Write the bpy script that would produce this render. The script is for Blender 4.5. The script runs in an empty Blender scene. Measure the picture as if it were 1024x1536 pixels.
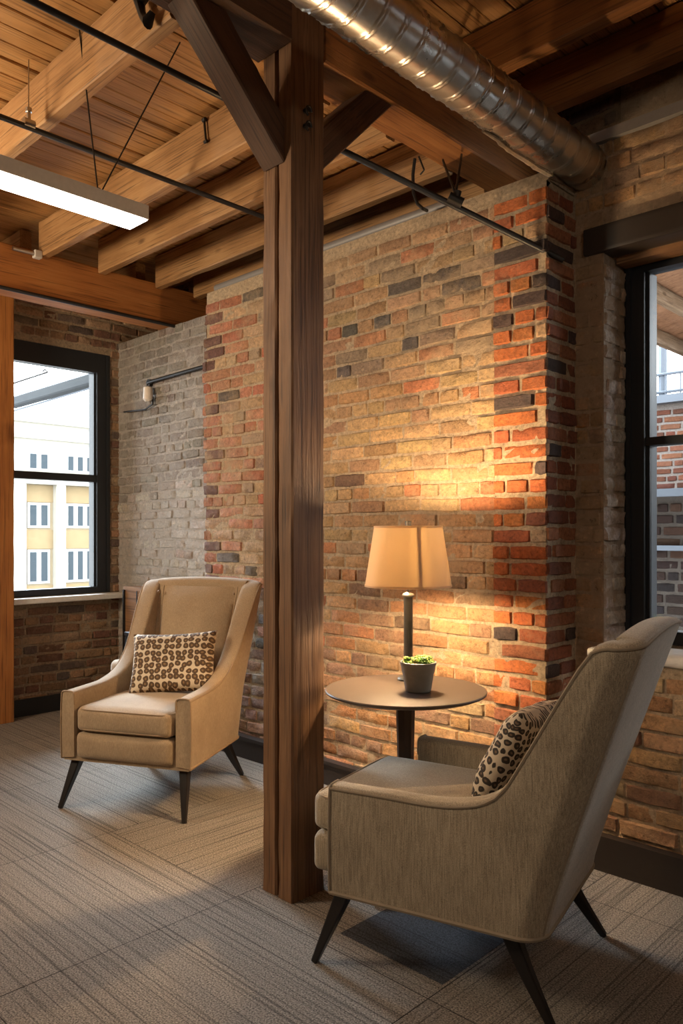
import bpy, bmesh, math, random
from mathutils import Vector, Matrix, noise
random.seed(7)
scene = bpy.context.scene
COL = scene.collection
PI = math.pi

# ------------------------------------------------------------------ camera
CAM = Vector((0.0, 0.0, 1.2))
YAW = math.atan2(1128.0, 1160.0)
SN, CS = math.sin(YAW), math.cos(YAW)
cam_data = bpy.data.cameras.new('camera')
cam = bpy.data.objects.new('camera', cam_data); COL.objects.link(cam)
cam.location = CAM
cam.rotation_euler = (PI / 2, 0, YAW)
cam_data.sensor_fit = 'VERTICAL'
cam_data.sensor_height = 36.0
cam_data.lens = 1160.0 / 1536.0 * 36.0
cam_data.shift_y = 32.0 / 1536.0
cam_data.clip_start = 0.05
cam_data.clip_end = 300
scene.camera = cam

# ------------------------------------------------------------------ light and exposure
SKY = 8.0
EXPOSURE = 0.0
scene.view_settings.view_transform = 'Standard'
scene.view_settings.look = 'None'
scene.view_settings.exposure = EXPOSURE
scene.view_settings.gamma = 1.0
scene.view_settings.use_curve_mapping = False
scene.cycles.use_denoising = True
scene.cycles.max_bounces = 8
scene.cycles.diffuse_bounces = 5
scene.cycles.caustics_reflective = False
scene.cycles.caustics_refractive = False
scene.cycles.sample_clamp_indirect = 6.0
world = bpy.data.worlds.new('overcast_sky'); scene.world = world
world.use_nodes = True
_bg = world.node_tree.nodes['Background']
_bg.inputs[0].default_value = (0.90, 0.95, 1.0, 1)
_bg.inputs[1].default_value = SKY


def area_light(name, loc, target, sx, sy, power, color, spread=180):
    d = bpy.data.lights.new(name, 'AREA'); d.shape = 'RECTANGLE'
    d.size, d.size_y, d.energy, d.color = sx, sy, power, color
    d.spread = math.radians(spread)
    o = bpy.data.objects.new(name, d); COL.objects.link(o)
    o.location = loc
    o.rotation_euler = (Vector(target) - Vector(loc)).to_track_quat('-Z', 'Y').to_euler()
    return o


def portal(name, loc, target, sx, sy):
    o = area_light(name, loc, target, sx, sy, 1, (1, 1, 1)); o.data.cycles.is_portal = True
    return o


# veiled sun high behind the cream building, coming in through the far window
_sd = bpy.data.lights.new('veiled_sun', 'SUN'); _sd.energy = 25.0; _sd.color = (0.72, 0.86, 1.0); _sd.angle = math.radians(35)
_so = bpy.data.objects.new('veiled_sun', _sd); COL.objects.link(_so)
_so.rotation_euler = Vector((1.0, -0.10, -0.80)).to_track_quat('-Z', 'Y').to_euler()
# daylight openings
portal('daylight_far_window', (-5.30, 2.27, 1.62), (0, 2.27, 1.62), 1.1, 1.7)
portal('daylight_near_window', (-0.65, 3.20, 1.52), (-0.65, 0, 1.52), 1.4, 1.5)
# unseen fill lights, added out of view to brighten room and ceiling
area_light('fill_near', (0.75, 0.3, 2.35), (-0.75, 1.7, 0.1), 1.2, 0.2, 11, (1.0, 0.86, 0.70))
area_light('fill_left', (-3.9, -0.9, 2.35), (-3.0, 1.6, 0.9), 0.3, 1.2, 15, (1.0, 0.88, 0.72))
area_light('fill_uplight_left', (-3.9, -0.6, 1.9), (-3.2, 1.3, 3.0), 0.9, 0.5, 80, (1.0, 0.78, 0.52))
area_light('fill_uplight_near', (-0.2, -0.9, 1.8), (-1.9, 1.6, 2.9), 0.5, 0.4, 2, (1.0, 0.72, 0.46))


# ------------------------------------------------------------------ picture ray -> point on a plane of the room
def ray(px, py):
    r = (px - 512) / 1160.0; u = (800 - py) / 1160.0
    return Vector((CS * r - SN, SN * r + CS, u))


def onX(px, py, X): d = ray(px, py); return CAM + d * ((X) / d.x)
def onY(px, py, Y): d = ray(px, py); return CAM + d * ((Y) / d.y)


# ------------------------------------------------------------------ materials
def new_mat(name):
    m = bpy.data.materials.new(name); m.use_nodes = True
    nt = m.node_tree
    return m, nt, nt.nodes, nt.links, nt.nodes['Principled BSDF']


def setp(b, **k):
    for n, v in k.items():
        n = n.replace('_', ' ')
        if isinstance(v, tuple) and len(v) == 3: v = (*v, 1)
        b.inputs[n].default_value = v


def plain(name, col, rough=0.5, metal=0.0, bump=0.0, bscale=60, var=0.12):
    m, nt, N, L, b = new_mat(name)
    setp(b, Roughness=rough, Metallic=metal)
    tc = N.new('ShaderNodeTexCoord')
    no = N.new('ShaderNodeTexNoise'); no.inputs['Scale'].default_value = bscale; no.inputs['Detail'].default_value = 5
    L.new(tc.outputs['Object'], no.inputs['Vector'])
    mx = N.new('ShaderNodeMix'); mx.data_type = 'RGBA'
    mx.inputs[6].default_value = (*[c * (1 - var) for c in col], 1)
    mx.inputs[7].default_value = (*[min(1, c * (1 + var)) for c in col], 1)
    L.new(no.outputs['Fac'], mx.inputs[0]); L.new(mx.outputs[2], b.inputs['Base Color'])
    if bump:
        bp = N.new('ShaderNodeBump'); bp.inputs['Strength'].default_value = bump; bp.inputs['Distance'].default_value = 0.01
        L.new(no.outputs['Fac'], bp.inputs['Height']); L.new(bp.outputs['Normal'], b.inputs['Normal'])
    return m


def emit(name, col, s):
    m, nt, N, L, b = new_mat(name)
    setp(b, Base_Color=(0.9, 0.9, 0.9), Roughness=0.6)
    b.inputs['Emission Color'].default_value = (*col, 1); b.inputs['Emission Strength'].default_value = s
    return m


def ramp(N, stops):
    r = N.new('ShaderNodeValToRGB'); e = r.color_ramp.elements
    while len(e) < len(stops): e.new(0.5)
    for i, (p, c) in enumerate(stops):
        e[i].position = p; e[i].color = (*c, 1)
    return r


def wood(name, dark, mid, light, rough=0.65, gscale=1.0, bump=0.35, knots=True):
    """grain along the object's local X"""
    m, nt, N, L, b = new_mat(name)
    tc = N.new('ShaderNodeTexCoord'); oi = N.new('ShaderNodeObjectInfo')
    mul = N.new('ShaderNodeMath'); mul.operation = 'MULTIPLY'; mul.inputs[1].default_value = 37.0
    L.new(oi.outputs['Random'], mul.inputs[0])
    add = N.new('ShaderNodeVectorMath'); add.operation = 'ADD'
    L.new(tc.outputs['Object'], add.inputs[0]); L.new(mul.outputs[0], add.inputs[1])
    mp = N.new('ShaderNodeMapping'); mp.inputs['Scale'].default_value = (1.1 * gscale, 22 * gscale, 22 * gscale)
    L.new(add.outputs[0], mp.inputs['Vector'])
    n1 = N.new('ShaderNodeTexNoise'); n1.inputs['Scale'].default_value = 1.6; n1.inputs['Detail'].default_value = 8
    n1.inputs['Roughness'].default_value = 0.62; n1.inputs['Distortion'].default_value = 0.9
    L.new(mp.outputs[0], n1.inputs['Vector'])
    mp2 = N.new('ShaderNodeMapping'); mp2.inputs['Scale'].default_value = (2.2, 5, 5)
    L.new(add.outputs[0], mp2.inputs['Vector'])
    n2 = N.new('ShaderNodeTexNoise'); n2.inputs['Scale'].default_value = 1.3; n2.inputs['Detail'].default_value = 4
    L.new(mp2.outputs[0], n2.inputs['Vector'])
    r = ramp(N, [(0.28, dark), (0.5, mid), (0.72, light)])
    mixf = N.new('ShaderNodeMix'); mixf.data_type = 'FLOAT'; mixf.inputs[0].default_value = 0.5
    L.new(n1.outputs['Fac'], mixf.inputs[2]); L.new(n2.outputs['Fac'], mixf.inputs[3])
    L.new(mixf.outputs[0], r.inputs[0])
    # fine dark checks
    mp3 = N.new('ShaderNodeMapping'); mp3.inputs['Scale'].default_value = (2.0, 90, 90)
    L.new(add.outputs[0], mp3.inputs['Vector'])
    n3 = N.new('ShaderNodeTexNoise'); n3.inputs['Scale'].default_value = 1.5; n3.inputs['Detail'].default_value = 3
    L.new(mp3.outputs[0], n3.inputs['Vector'])
    r3 = ramp(N, [(0.30, (0.28, 0.25, 0.22)), (0.47, (1, 1, 1))])
    L.new(n3.outputs['Fac'], r3.inputs[0])
    mm = N.new('ShaderNodeMix'); mm.data_type = 'RGBA'; mm.blend_type = 'MULTIPLY'; mm.inputs[0].default_value = 0.8
    L.new(r.outputs[0], mm.inputs[6]); L.new(r3.outputs[0], mm.inputs[7])
    out = mm.outputs[2]
    if knots:
        v = N.new('ShaderNodeTexVoronoi'); v.inputs['Scale'].default_value = 1.0
        mp4 = N.new('ShaderNodeMapping'); mp4.inputs['Scale'].default_value = (2.6, 7, 7)
        L.new(add.outputs[0], mp4.inputs['Vector']); L.new(mp4.outputs[0], v.inputs['Vector'])
        rk = ramp(N, [(0.05, (0.25, 0.2, 0.16)), (0.13, (1, 1, 1))])
        L.new(v.outputs['Distance'], rk.inputs[0])
        m2 = N.new('ShaderNodeMix'); m2.data_type = 'RGBA'; m2.blend_type = 'MULTIPLY'; m2.inputs[0].default_value = 0.75
        L.new(out, m2.inputs[6]); L.new(rk.outputs[0], m2.inputs[7]); out = m2.outputs[2]
    L.new(out, b.inputs['Base Color'])
    setp(b, Roughness=rough)
    bp = N.new('ShaderNodeBump'); bp.inputs['Strength'].default_value = bump; bp.inputs['Distance'].default_value = 0.006
    L.new(n1.outputs['Fac'], bp.inputs['Height']); 
    bp2 = N.new('ShaderNodeBump'); bp2.inputs['Strength'].default_value = bump * 0.8; bp2.inputs['Distance'].default_value = 0.003
    L.new(n3.outputs['Fac'], bp2.inputs['Height']); L.new(bp.outputs['Normal'], bp2.inputs['Normal'])
    L.new(bp2.outputs['Normal'], b.inputs['Normal'])
    return m


def brick_mat(name, smear_col, smear_lo=0.52, smear_hi=0.68, bump=0.6, smear_amt=0.85, far=1.0):
    m, nt, N, L, b = new_mat(name)
    at = N.new('ShaderNodeAttribute'); at.attribute_name = 'brick_colour'
    tc = N.new('ShaderNodeTexCoord')
    n1 = N.new('ShaderNodeTexNoise'); n1.inputs['Scale'].default_value = 9; n1.inputs['Detail'].default_value = 9
    n1.inputs['Roughness'].default_value = 0.72
    n2 = N.new('ShaderNodeTexNoise'); n2.inputs['Scale'].default_value = 70; n2.inputs['Detail'].default_value = 6
    n2.inputs['Roughness'].default_value = 0.7
    n3 = N.new('ShaderNodeTexNoise'); n3.inputs['Scale'].default_value = 2.2; n3.inputs['Detail'].default_value = 6
    for n in (n1, n2, n3): L.new(tc.outputs['Object'], n.inputs['Vector'])
    # tone variation within a brick
    r1 = ramp(N, [(0.3, (0.42, 0.40, 0.38)), (0.47, (0.95, 0.95, 0.95)), (0.72, (1.45, 1.4, 1.35))])
    L.new(n2.outputs['Fac'], r1.inputs[0])
    mu = N.new('ShaderNodeMix'); mu.data_type = 'RGBA'; mu.blend_type = 'MULTIPLY'; mu.inputs[0].default_value = 0.8
    L.new(at.outputs['Color'], mu.inputs[6]); L.new(r1.outputs[0], mu.inputs[7])
    # pale specks and dark pits
    n4 = N.new('ShaderNodeTexNoise'); n4.inputs['Scale'].default_value = 28; n4.inputs['Detail'].default_value = 10
    n4.inputs['Roughness'].default_value = 0.8; L.new(tc.outputs['Object'], n4.inputs['Vector'])
    r4 = ramp(N, [(0.34, (0.30, 0.27, 0.25)), (0.42, (0.92, 0.92, 0.92)), (0.56, (1, 1, 1)), (0.66, (1.55, 1.5, 1.42))])
    L.new(n4.outputs['Fac'], r4.inputs[0])
    m4 = N.new('ShaderNodeMix'); m4.data_type = 'RGBA'; m4.blend_type = 'MULTIPLY'; m4.inputs[0].default_value = 0.85
    # mortar smeared over the faces
    sm = ramp(N, [(smear_lo, (0, 0, 0)), (smear_hi, (smear_amt,) * 3)])
    avg = N.new('ShaderNodeMix'); avg.data_type = 'FLOAT'; avg.inputs[0].default_value = 0.4
    L.new(n1.outputs['Fac'], avg.inputs[2]); L.new(n3.outputs['Fac'], avg.inputs[3]); L.new(avg.outputs[0], sm.inputs[0])
    m2 = N.new('ShaderNodeMix'); m2.data_type = 'RGBA'
    m2.inputs[7].default_value = (*smear_col, 1)
    L.new(sm.outputs[0], m2.inputs[0]); L.new(mu.outputs[2], m2.inputs[6])
    L.new(m2.outputs[2], m4.inputs[6]); L.new(r4.outputs[0], m4.inputs[7])
    L.new(m4.outputs[2], b.inputs['Base Color'])
    setp(b, Roughness=0.88)
    bp = N.new('ShaderNodeBump'); bp.inputs['Strength'].default_value = bump; bp.inputs['Distance'].default_value = 0.022
    L.new(n1.outputs['Fac'], bp.inputs['Height'])
    bp2 = N.new('ShaderNodeBump'); bp2.inputs['Strength'].default_value = bump; bp2.inputs['Distance'].default_value = 0.009
    L.new(n2.outputs['Fac'], bp2.inputs['Height']); L.new(bp.outputs['Normal'], bp2.inputs['Normal'])
    bp3 = N.new('ShaderNodeBump'); bp3.inputs['Strength'].default_value = bump; bp3.inputs['Distance'].default_value = 0.012
    L.new(n4.outputs['Fac'], bp3.inputs['Height']); L.new(bp2.outputs['Normal'], bp3.inputs['Normal'])
    L.new(bp3.outputs['Normal'], b.inputs['Normal'])
    return m


def fabric(name, c1, c2, warp=(260, 260, 14), herring=False):
    m, nt, N, L, b = new_mat(name)
    tc = N.new('ShaderNodeTexCoord')
    mp = N.new('ShaderNodeMapping'); mp.inputs['Scale'].default_value = warp
    L.new(tc.outputs['Object'], mp.inputs['Vector'])
    n1 = N.new('ShaderNodeTexNoise'); n1.inputs['Scale'].default_value = 1.0; n1.inputs['Detail'].default_value = 3
    L.new(mp.outputs[0], n1.inputs['Vector'])
    n2 = N.new('ShaderNodeTexNoise'); n2.inputs['Scale'].default_value = 420; n2.inputs['Detail'].default_value = 2
    L.new(tc.outputs['Object'], n2.inputs['Vector'])
    n3 = N.new('ShaderNodeTexNoise'); n3.inputs['Scale'].default_value = 6; n3.inputs['Detail'].default_value = 4
    L.new(tc.outputs['Object'], n3.inputs['Vector'])
    a = N.new('ShaderNodeMix'); a.data_type = 'FLOAT'; a.inputs[0].default_value = 0.5
    L.new(n1.outputs['Fac'], a.inputs[2]); L.new(n2.outputs['Fac'], a.inputs[3])
    r = ramp(N, [(0.36, c1), (0.64, c2)])
    L.new(a.outputs[0], r.inputs[0])
    r3 = ramp(N, [(0.3, (0.82, 0.8, 0.78)), (0.6, (1, 1, 1))]); L.new(n3.outputs['Fac'], r3.inputs[0])
    mu = N.new('ShaderNodeMix'); mu.data_type = 'RGBA'; mu.blend_type = 'MULTIPLY'; mu.inputs[0].default_value = 1
    L.new(r.outputs[0], mu.inputs[6]); L.new(r3.outputs[0], mu.inputs[7]); L.new(mu.outputs[2], b.inputs['Base Color'])
    setp(b, Roughness=0.85); b.inputs['Sheen Weight'].default_value = 0.25; b.inputs['Sheen Roughness'].default_value = 0.5
    bp = N.new('ShaderNodeBump'); bp.inputs['Strength'].default_value = 0.35; bp.inputs['Distance'].default_value = 0.002
    L.new(a.outputs[0], bp.inputs['Height']); L.new(bp.outputs['Normal'], b.inputs['Normal'])
    return m


def leopard(name, base, spot, ring, scale=34, stretch=(1, 1, 1), sz=1.0):
    m, nt, N, L, b = new_mat(name)
    tc = N.new('ShaderNodeTexCoord')
    mp = N.new('ShaderNodeMapping'); mp.inputs['Scale'].default_value = stretch
    L.new(tc.outputs['Object'], mp.inputs['Vector'])
    no = N.new('ShaderNodeTexNoise'); no.inputs['Scale'].default_value = 25; no.inputs['Detail'].default_value = 2
    L.new(mp.outputs[0], no.inputs['Vector'])
    ad = N.new('ShaderNodeMix'); ad.data_type = 'RGBA'; ad.blend_type = 'LINEAR_LIGHT'; ad.inputs[0].default_value = 0.008
    L.new(mp.outputs[0], ad.inputs[6]); L.new(no.outputs['Color'], ad.inputs[7])
    v = N.new('ShaderNodeTexVoronoi'); v.voronoi_dimensions = '2D'; v.inputs['Scale'].default_value = scale; v.inputs['Randomness'].default_value = 0.4
    L.new(ad.outputs[2], v.inputs['Vector'])
    r = ramp(N, [(0.0, ring), (0.10 * sz, ring), (0.20 * sz, spot), (0.43 * sz, spot), (0.48 * sz, base), (1.0, base)])
    L.new(v.outputs['Distance'], r.inputs[0])
    L.new(r.outputs[0], b.inputs['Base Color']); setp(b, Roughness=0.8)
    n2 = N.new('ShaderNodeTexNoise'); n2.inputs['Scale'].default_value = 300
    L.new(tc.outputs['Object'], n2.inputs['Vector'])
    bp = N.new('ShaderNodeBump'); bp.inputs['Strength'].default_value = 0.3; bp.inputs['Distance'].default_value = 0.002
    L.new(n2.outputs['Fac'], bp.inputs['Height']); L.new(bp.outputs['Normal'], b.inputs['Normal'])
    return m


def glass_mat():
    m, nt, N, L, b = new_mat('window_glass')
    N.remove(b)
    t = N.new('ShaderNodeBsdfTransparent'); g = N.new('ShaderNodeBsdfGlossy'); g.inputs['Roughness'].default_value = 0.02
    mx = N.new('ShaderNodeMixShader'); fr = N.new('ShaderNodeFresnel'); fr.inputs['IOR'].default_value = 1.4
    t.inputs['Color'].default_value = (0.95, 0.97, 0.97, 1)
    L.new(fr.outputs[0], mx.inputs[0]); L.new(t.outputs[0], mx.inputs[1]); L.new(g.outputs[0], mx.inputs[2])
    L.new(mx.outputs[0], N['Material Output'].inputs['Surface'])
    return m


M = {}
M['glass'] = glass_mat()
DULL = ('brick_out', 'facade', 'facade_w', 'facade_p', 'win_w', 'win_pane', 'dark_steel', 'flashing', 'outwood', 'outsheath')
M['brick_main'] = brick_mat('exposed_buff_brick', (0.47, 0.34, 0.21), 0.50, 0.68)
M['brick_pier'] = brick_mat('exposed_red_brick', (0.42, 0.27, 0.17), 0.56, 0.72, smear_amt=0.7)
M['brick_white'] = brick_mat('limewashed_brick', (0.50, 0.455, 0.41), 0.38, 0.60, bump=0.9)
M['brick_plaster'] = brick_mat('plastered_brick', (0.40, 0.28, 0.18), 0.40, 0.56, bump=0.5, smear_amt=0.95)
M['brick_brown'] = brick_mat('brown_brick', (0.33, 0.24, 0.16), 0.50, 0.68)
M['brick_out'] = brick_mat('outdoor_red_brick', (0.06, 0.035, 0.025), 0.66, 0.8, bump=0.3)
M['joist'] = wood('golden_pine', (0.20, 0.095, 0.032), (0.36, 0.19, 0.075), (0.50, 0.30, 0.135))
M['deck'] = wood('golden_deck_board', (0.25, 0.12, 0.035), (0.46, 0.24, 0.085), (0.60, 0.35, 0.15))
M['orange'] = wood('orange_fir', (0.26, 0.085, 0.018), (0.44, 0.165, 0.037), (0.55, 0.24, 0.065))
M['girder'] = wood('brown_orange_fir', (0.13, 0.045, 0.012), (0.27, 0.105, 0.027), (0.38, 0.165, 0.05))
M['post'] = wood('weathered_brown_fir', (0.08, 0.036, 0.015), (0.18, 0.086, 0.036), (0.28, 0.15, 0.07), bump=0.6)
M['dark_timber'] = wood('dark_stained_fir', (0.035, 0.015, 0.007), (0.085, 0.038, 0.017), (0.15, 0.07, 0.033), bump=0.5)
M['cabinet'] = wood('brown_board', (0.16, 0.075, 0.03), (0.28, 0.14, 0.06), (0.38, 0.21, 0.10), knots=False)
M['black'] = plain('black_paint', (0.014, 0.014, 0.016), 0.45, bump=0.1)
M['black_frame'] = plain('black_window_frame', (0.016, 0.018, 0.022), 0.4)
M['dark_base'] = plain('dark_brown_baseboard', (0.03, 0.022, 0.018), 0.45)
M['iron'] = plain('black_iron', (0.03, 0.027, 0.025), 0.5, 0.6)
M['steel'] = plain('brushed_steel', (0.45, 0.43, 0.40), 0.3, 1.0)
M['zinc'] = plain('grey_painted_pipe', (0.25, 0.24, 0.24), 0.5, 0.2)
M['leg'] = plain('black_lacquered_wood', (0.012, 0.009, 0.008), 0.35)
M['tabletop'] = plain('dark_bronze_laminate', (0.085, 0.06, 0.045), 0.42, bscale=14)
M['tableleg'] = plain('dark_walnut', (0.055, 0.032, 0.02), 0.4)
M['pot'] = plain('grey_ceramic', (0.19, 0.19, 0.17), 0.45, bscale=25, var=0.3)
M['soil'] = plain('potting_soil', (0.04, 0.025, 0.015), 0.95, bump=0.8)
M['lamp_grey'] = plain('grey_lamp_metal', (0.10, 0.095, 0.085), 0.4, 0.4)
M['housing'] = plain('white_enamel', (0.55, 0.52, 0.48), 0.45)
M['paper'] = plain('white_paper', (0.8, 0.8, 0.78), 0.7)
M['blue_sill'] = plain('light_stone', (0.78, 0.75, 0.70), 0.75, bump=0.4)
M['plaster_wall'] = plain('warm_plaster', (0.42, 0.33, 0.25), 0.85, bump=0.2)
M['fabric_l'] = fabric('tan_woven_fabric', (0.31, 0.215, 0.125), (0.47, 0.345, 0.215), warp=(300, 300, 60))
M['fabric_r'] = fabric('grey_beige_herringbone_fabric', (0.21, 0.165, 0.108), (0.47, 0.38, 0.265), warp=(300, 300, 16))
M['pipe_l'] = plain('tan_piping', (0.33, 0.23, 0.14), 0.8)
M['pipe_r'] = plain('grey_beige_piping', (0.27, 0.21, 0.145), 0.8)
M['leo_l'] = leopard('leopard_print_cotton', (0.66, 0.56, 0.42), (0.095, 0.055, 0.028), (0.27, 0.17, 0.085), 34)
M['leo_r'] = leopard('dark_animal_print_cotton', (0.60, 0.50, 0.37), (0.035, 0.025, 0.018), (0.16, 0.10, 0.06), 70, (1, 0.6, 1), 0.85)
M['facade'] = plain('cream_render', (0.33, 0.265, 0.175), 0.9, bscale=2)
M['facade_w'] = plain('pale_stone', (0.44, 0.41, 0.35), 0.9, bscale=2)
M['facade_p'] = plain('ochre_render', (0.28, 0.205, 0.115), 0.9, bscale=2)
M['win_w'] = plain('white_window_paint', (0.48, 0.48, 0.47), 0.6)
M['win_pane'] = plain('grey_blue_pane', (0.05, 0.064, 0.075), 0.3)
M['dark_steel'] = plain('dark_outdoor_steel', (0.05, 0.055, 0.06), 0.6)
M['flashing'] = plain('grey_flashing', (0.13, 0.145, 0.17), 0.5, 0.3)
M['outwood'] = wood('weathered_rafter', (0.10, 0.06, 0.035), (0.20, 0.13, 0.08), (0.33, 0.24, 0.17))
M['outsheath'] = wood('reddish_sheathing', (0.16, 0.075, 0.04), (0.28, 0.14, 0.075), (0.36, 0.2, 0.12))
M['asphalt'] = plain('grey_street', (0.3, 0.3, 0.3), 0.9)


for k_ in DULL: M[k_].node_tree.nodes['Principled BSDF'].inputs['Specular IOR Level'].default_value = 0.06


def leaf_mat():
    m, nt, N, L, b = new_mat('succulent_green')
    oi = N.new('ShaderNodeTexCoord'); n = N.new('ShaderNodeTexNoise'); n.inputs['Scale'].default_value = 60
    L.new(oi.outputs['Object'], n.inputs['Vector'])
    r = ramp(N, [(0.35, (0.06, 0.16, 0.02)), (0.5, (0.22, 0.42, 0.05)), (0.65, (0.55, 0.65, 0.16))])
    L.new(n.outputs['Fac'], r.inputs[0]); L.new(r.outputs[0], b.inputs['Base Color']); setp(b, Roughness=0.45)
    b.inputs['Subsurface Weight'].default_value = 0.1
    return m


M['leaf'] = leaf_mat()


def shade_mat():
    m, nt, N, L, b = new_mat('cream_linen_shade')
    N.remove(b)
    d = N.new('ShaderNodeBsdfDiffuse'); d.inputs[0].default_value = (0.82, 0.72, 0.60, 1)
    t = N.new('ShaderNodeBsdfTranslucent'); t.inputs[0].default_value = (0.90, 0.74, 0.50, 1)
    mx = N.new('ShaderNodeMixShader'); mx.inputs[0].default_value = 0.55
    L.new(d.outputs[0], mx.inputs[1]); L.new(t.outputs[0], mx.inputs[2])
    L.new(mx.outputs[0], N['Material Output'].inputs['Surface'])
    return m


M['shade'] = shade_mat()
M['shade_seam'] = plain('tan_shade_seam', (0.45, 0.30, 0.17), 0.8)
M['bulb'] = emit('warm_bulb', (1.0, 0.68, 0.37), 2300)
M['led'] = emit('pendant_diffuser', (1.0, 0.92, 0.80), 9)
M['frost'] = plain('frosted_glass', (0.75, 0.68, 0.6), 0.4)


def duct_mat():
    m, nt, N, L, b = new_mat('galvanised_duct')
    tc = N.new('ShaderNodeTexCoord')
    n = N.new('ShaderNodeTexNoise'); n.inputs['Scale'].default_value = 5; n.inputs['Detail'].default_value = 5
    L.new(tc.outputs['Object'], n.inputs['Vector'])
    r = ramp(N, [(0.3, (0.42, 0.39, 0.35)), (0.6, (0.66, 0.63, 0.59))]); L.new(n.outputs['Fac'], r.inputs[0])
    r2 = ramp(N, [(0.3, (0.38,) * 3), (0.7, (0.22,) * 3)]); L.new(n.outputs['Fac'], r2.inputs[0])
    L.new(r.outputs[0], b.inputs['Base Color']); L.new(r2.outputs[0], b.inputs['Roughness'])
    setp(b, Metallic=1.0)
    return m


M['duct'] = duct_mat()


def carpet_mat():
    m, nt, N, L, b = new_mat('striped_carpet_tile')
    tc = N.new('ShaderNodeTexCoord')
    dirn = N.new('ShaderNodeAttribute'); dirn.attribute_name = 'tile'   # r: stripe direction, g: tone, b: blueness
    sep = N.new('ShaderNodeSeparateColor'); L.new(dirn.outputs['Color'], sep.inputs[0])

    def stripes(sc):
        mp = N.new('ShaderNodeMapping'); mp.inputs['Scale'].default_value = sc
        L.new(tc.outputs['Object'], mp.inputs['Vector'])
        a = N.new('ShaderNodeTexNoise'); a.inputs['Scale'].default_value = 1.0; a.inputs['Detail'].default_value = 4
        a.inputs['Roughness'].default_value = 0.65
        L.new(mp.outputs[0], a.inputs['Vector'])
        return a.outputs['Fac']
    sx = stripes((0.6, 100, 1)); sy = stripes((100, 0.6, 1))
    mx = N.new('ShaderNodeMix'); mx.data_type = 'FLOAT'
    L.new(sep.outputs[0], mx.inputs[0]); L.new(sx, mx.inputs[2]); L.new(sy, mx.inputs[3])
    r = ramp(N, [(0.34, (0.32, 0.31, 0.30)), (0.42, (0.62, 0.62, 0.62)), (0.48, (1.0, 1.0, 1.0)), (0.70, (1.08, 1.07, 1.05))])
    L.new(mx.outputs[0], r.inputs[0])
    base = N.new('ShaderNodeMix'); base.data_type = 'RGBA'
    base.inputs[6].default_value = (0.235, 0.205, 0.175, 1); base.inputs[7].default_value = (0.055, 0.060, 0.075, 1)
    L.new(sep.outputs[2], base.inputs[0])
    mu = N.new('ShaderNodeMix'); mu.data_type = 'RGBA'; mu.blend_type = 'MULTIPLY'; mu.inputs[0].default_value = 1
    L.new(base.outputs[2], mu.inputs[6]); L.new(r.outputs[0], mu.inputs[7])
    pile = N.new('ShaderNodeTexNoise'); pile.inputs['Scale'].default_value = 210; pile.inputs['Detail'].default_value = 2
    L.new(tc.outputs['Object'], pile.inputs['Vector'])
    r2 = ramp(N, [(0.32, (0.35,) * 3), (0.68, (1.65,) * 3)]); L.new(pile.outputs['Fac'], r2.inputs[0])
    m2 = N.new('ShaderNodeMix'); m2.data_type = 'RGBA'; m2.blend_type = 'MULTIPLY'; m2.inputs[0].default_value = 1
    L.new(mu.outputs[2], m2.inputs[6]); L.new(r2.outputs[0], m2.inputs[7])
    m3 = N.new('ShaderNodeMix'); m3.data_type = 'RGBA'; m3.blend_type = 'MULTIPLY'; m3.inputs[0].default_value = 1
    cmb = N.new('ShaderNodeCombineColor')
    for i in range(3): L.new(sep.outputs[1], cmb.inputs[i])
    L.new(m2.outputs[2], m3.inputs[6]); L.new(cmb.outputs[0], m3.inputs[7])
    L.new(m3.outputs[2], b.inputs['Base Color']); setp(b, Roughness=0.95)
    bp = N.new('ShaderNodeBump'); bp.inputs['Strength'].default_value = 0.5; bp.inputs['Distance'].default_value = 0.004
    L.new(pile.outputs['Fac'], bp.inputs['Height'])
    bp2 = N.new('ShaderNodeBump'); bp2.inputs['Strength'].default_value = 0.5; bp2.inputs['Distance'].default_value = 0.006
    L.new(mx.outputs[0], bp2.inputs['Height']); L.new(bp.outputs['Normal'], bp2.inputs['Normal'])
    L.new(bp2.outputs['Normal'], b.inputs['Normal'])
    return m


M['carpet'] = carpet_mat()


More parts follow.
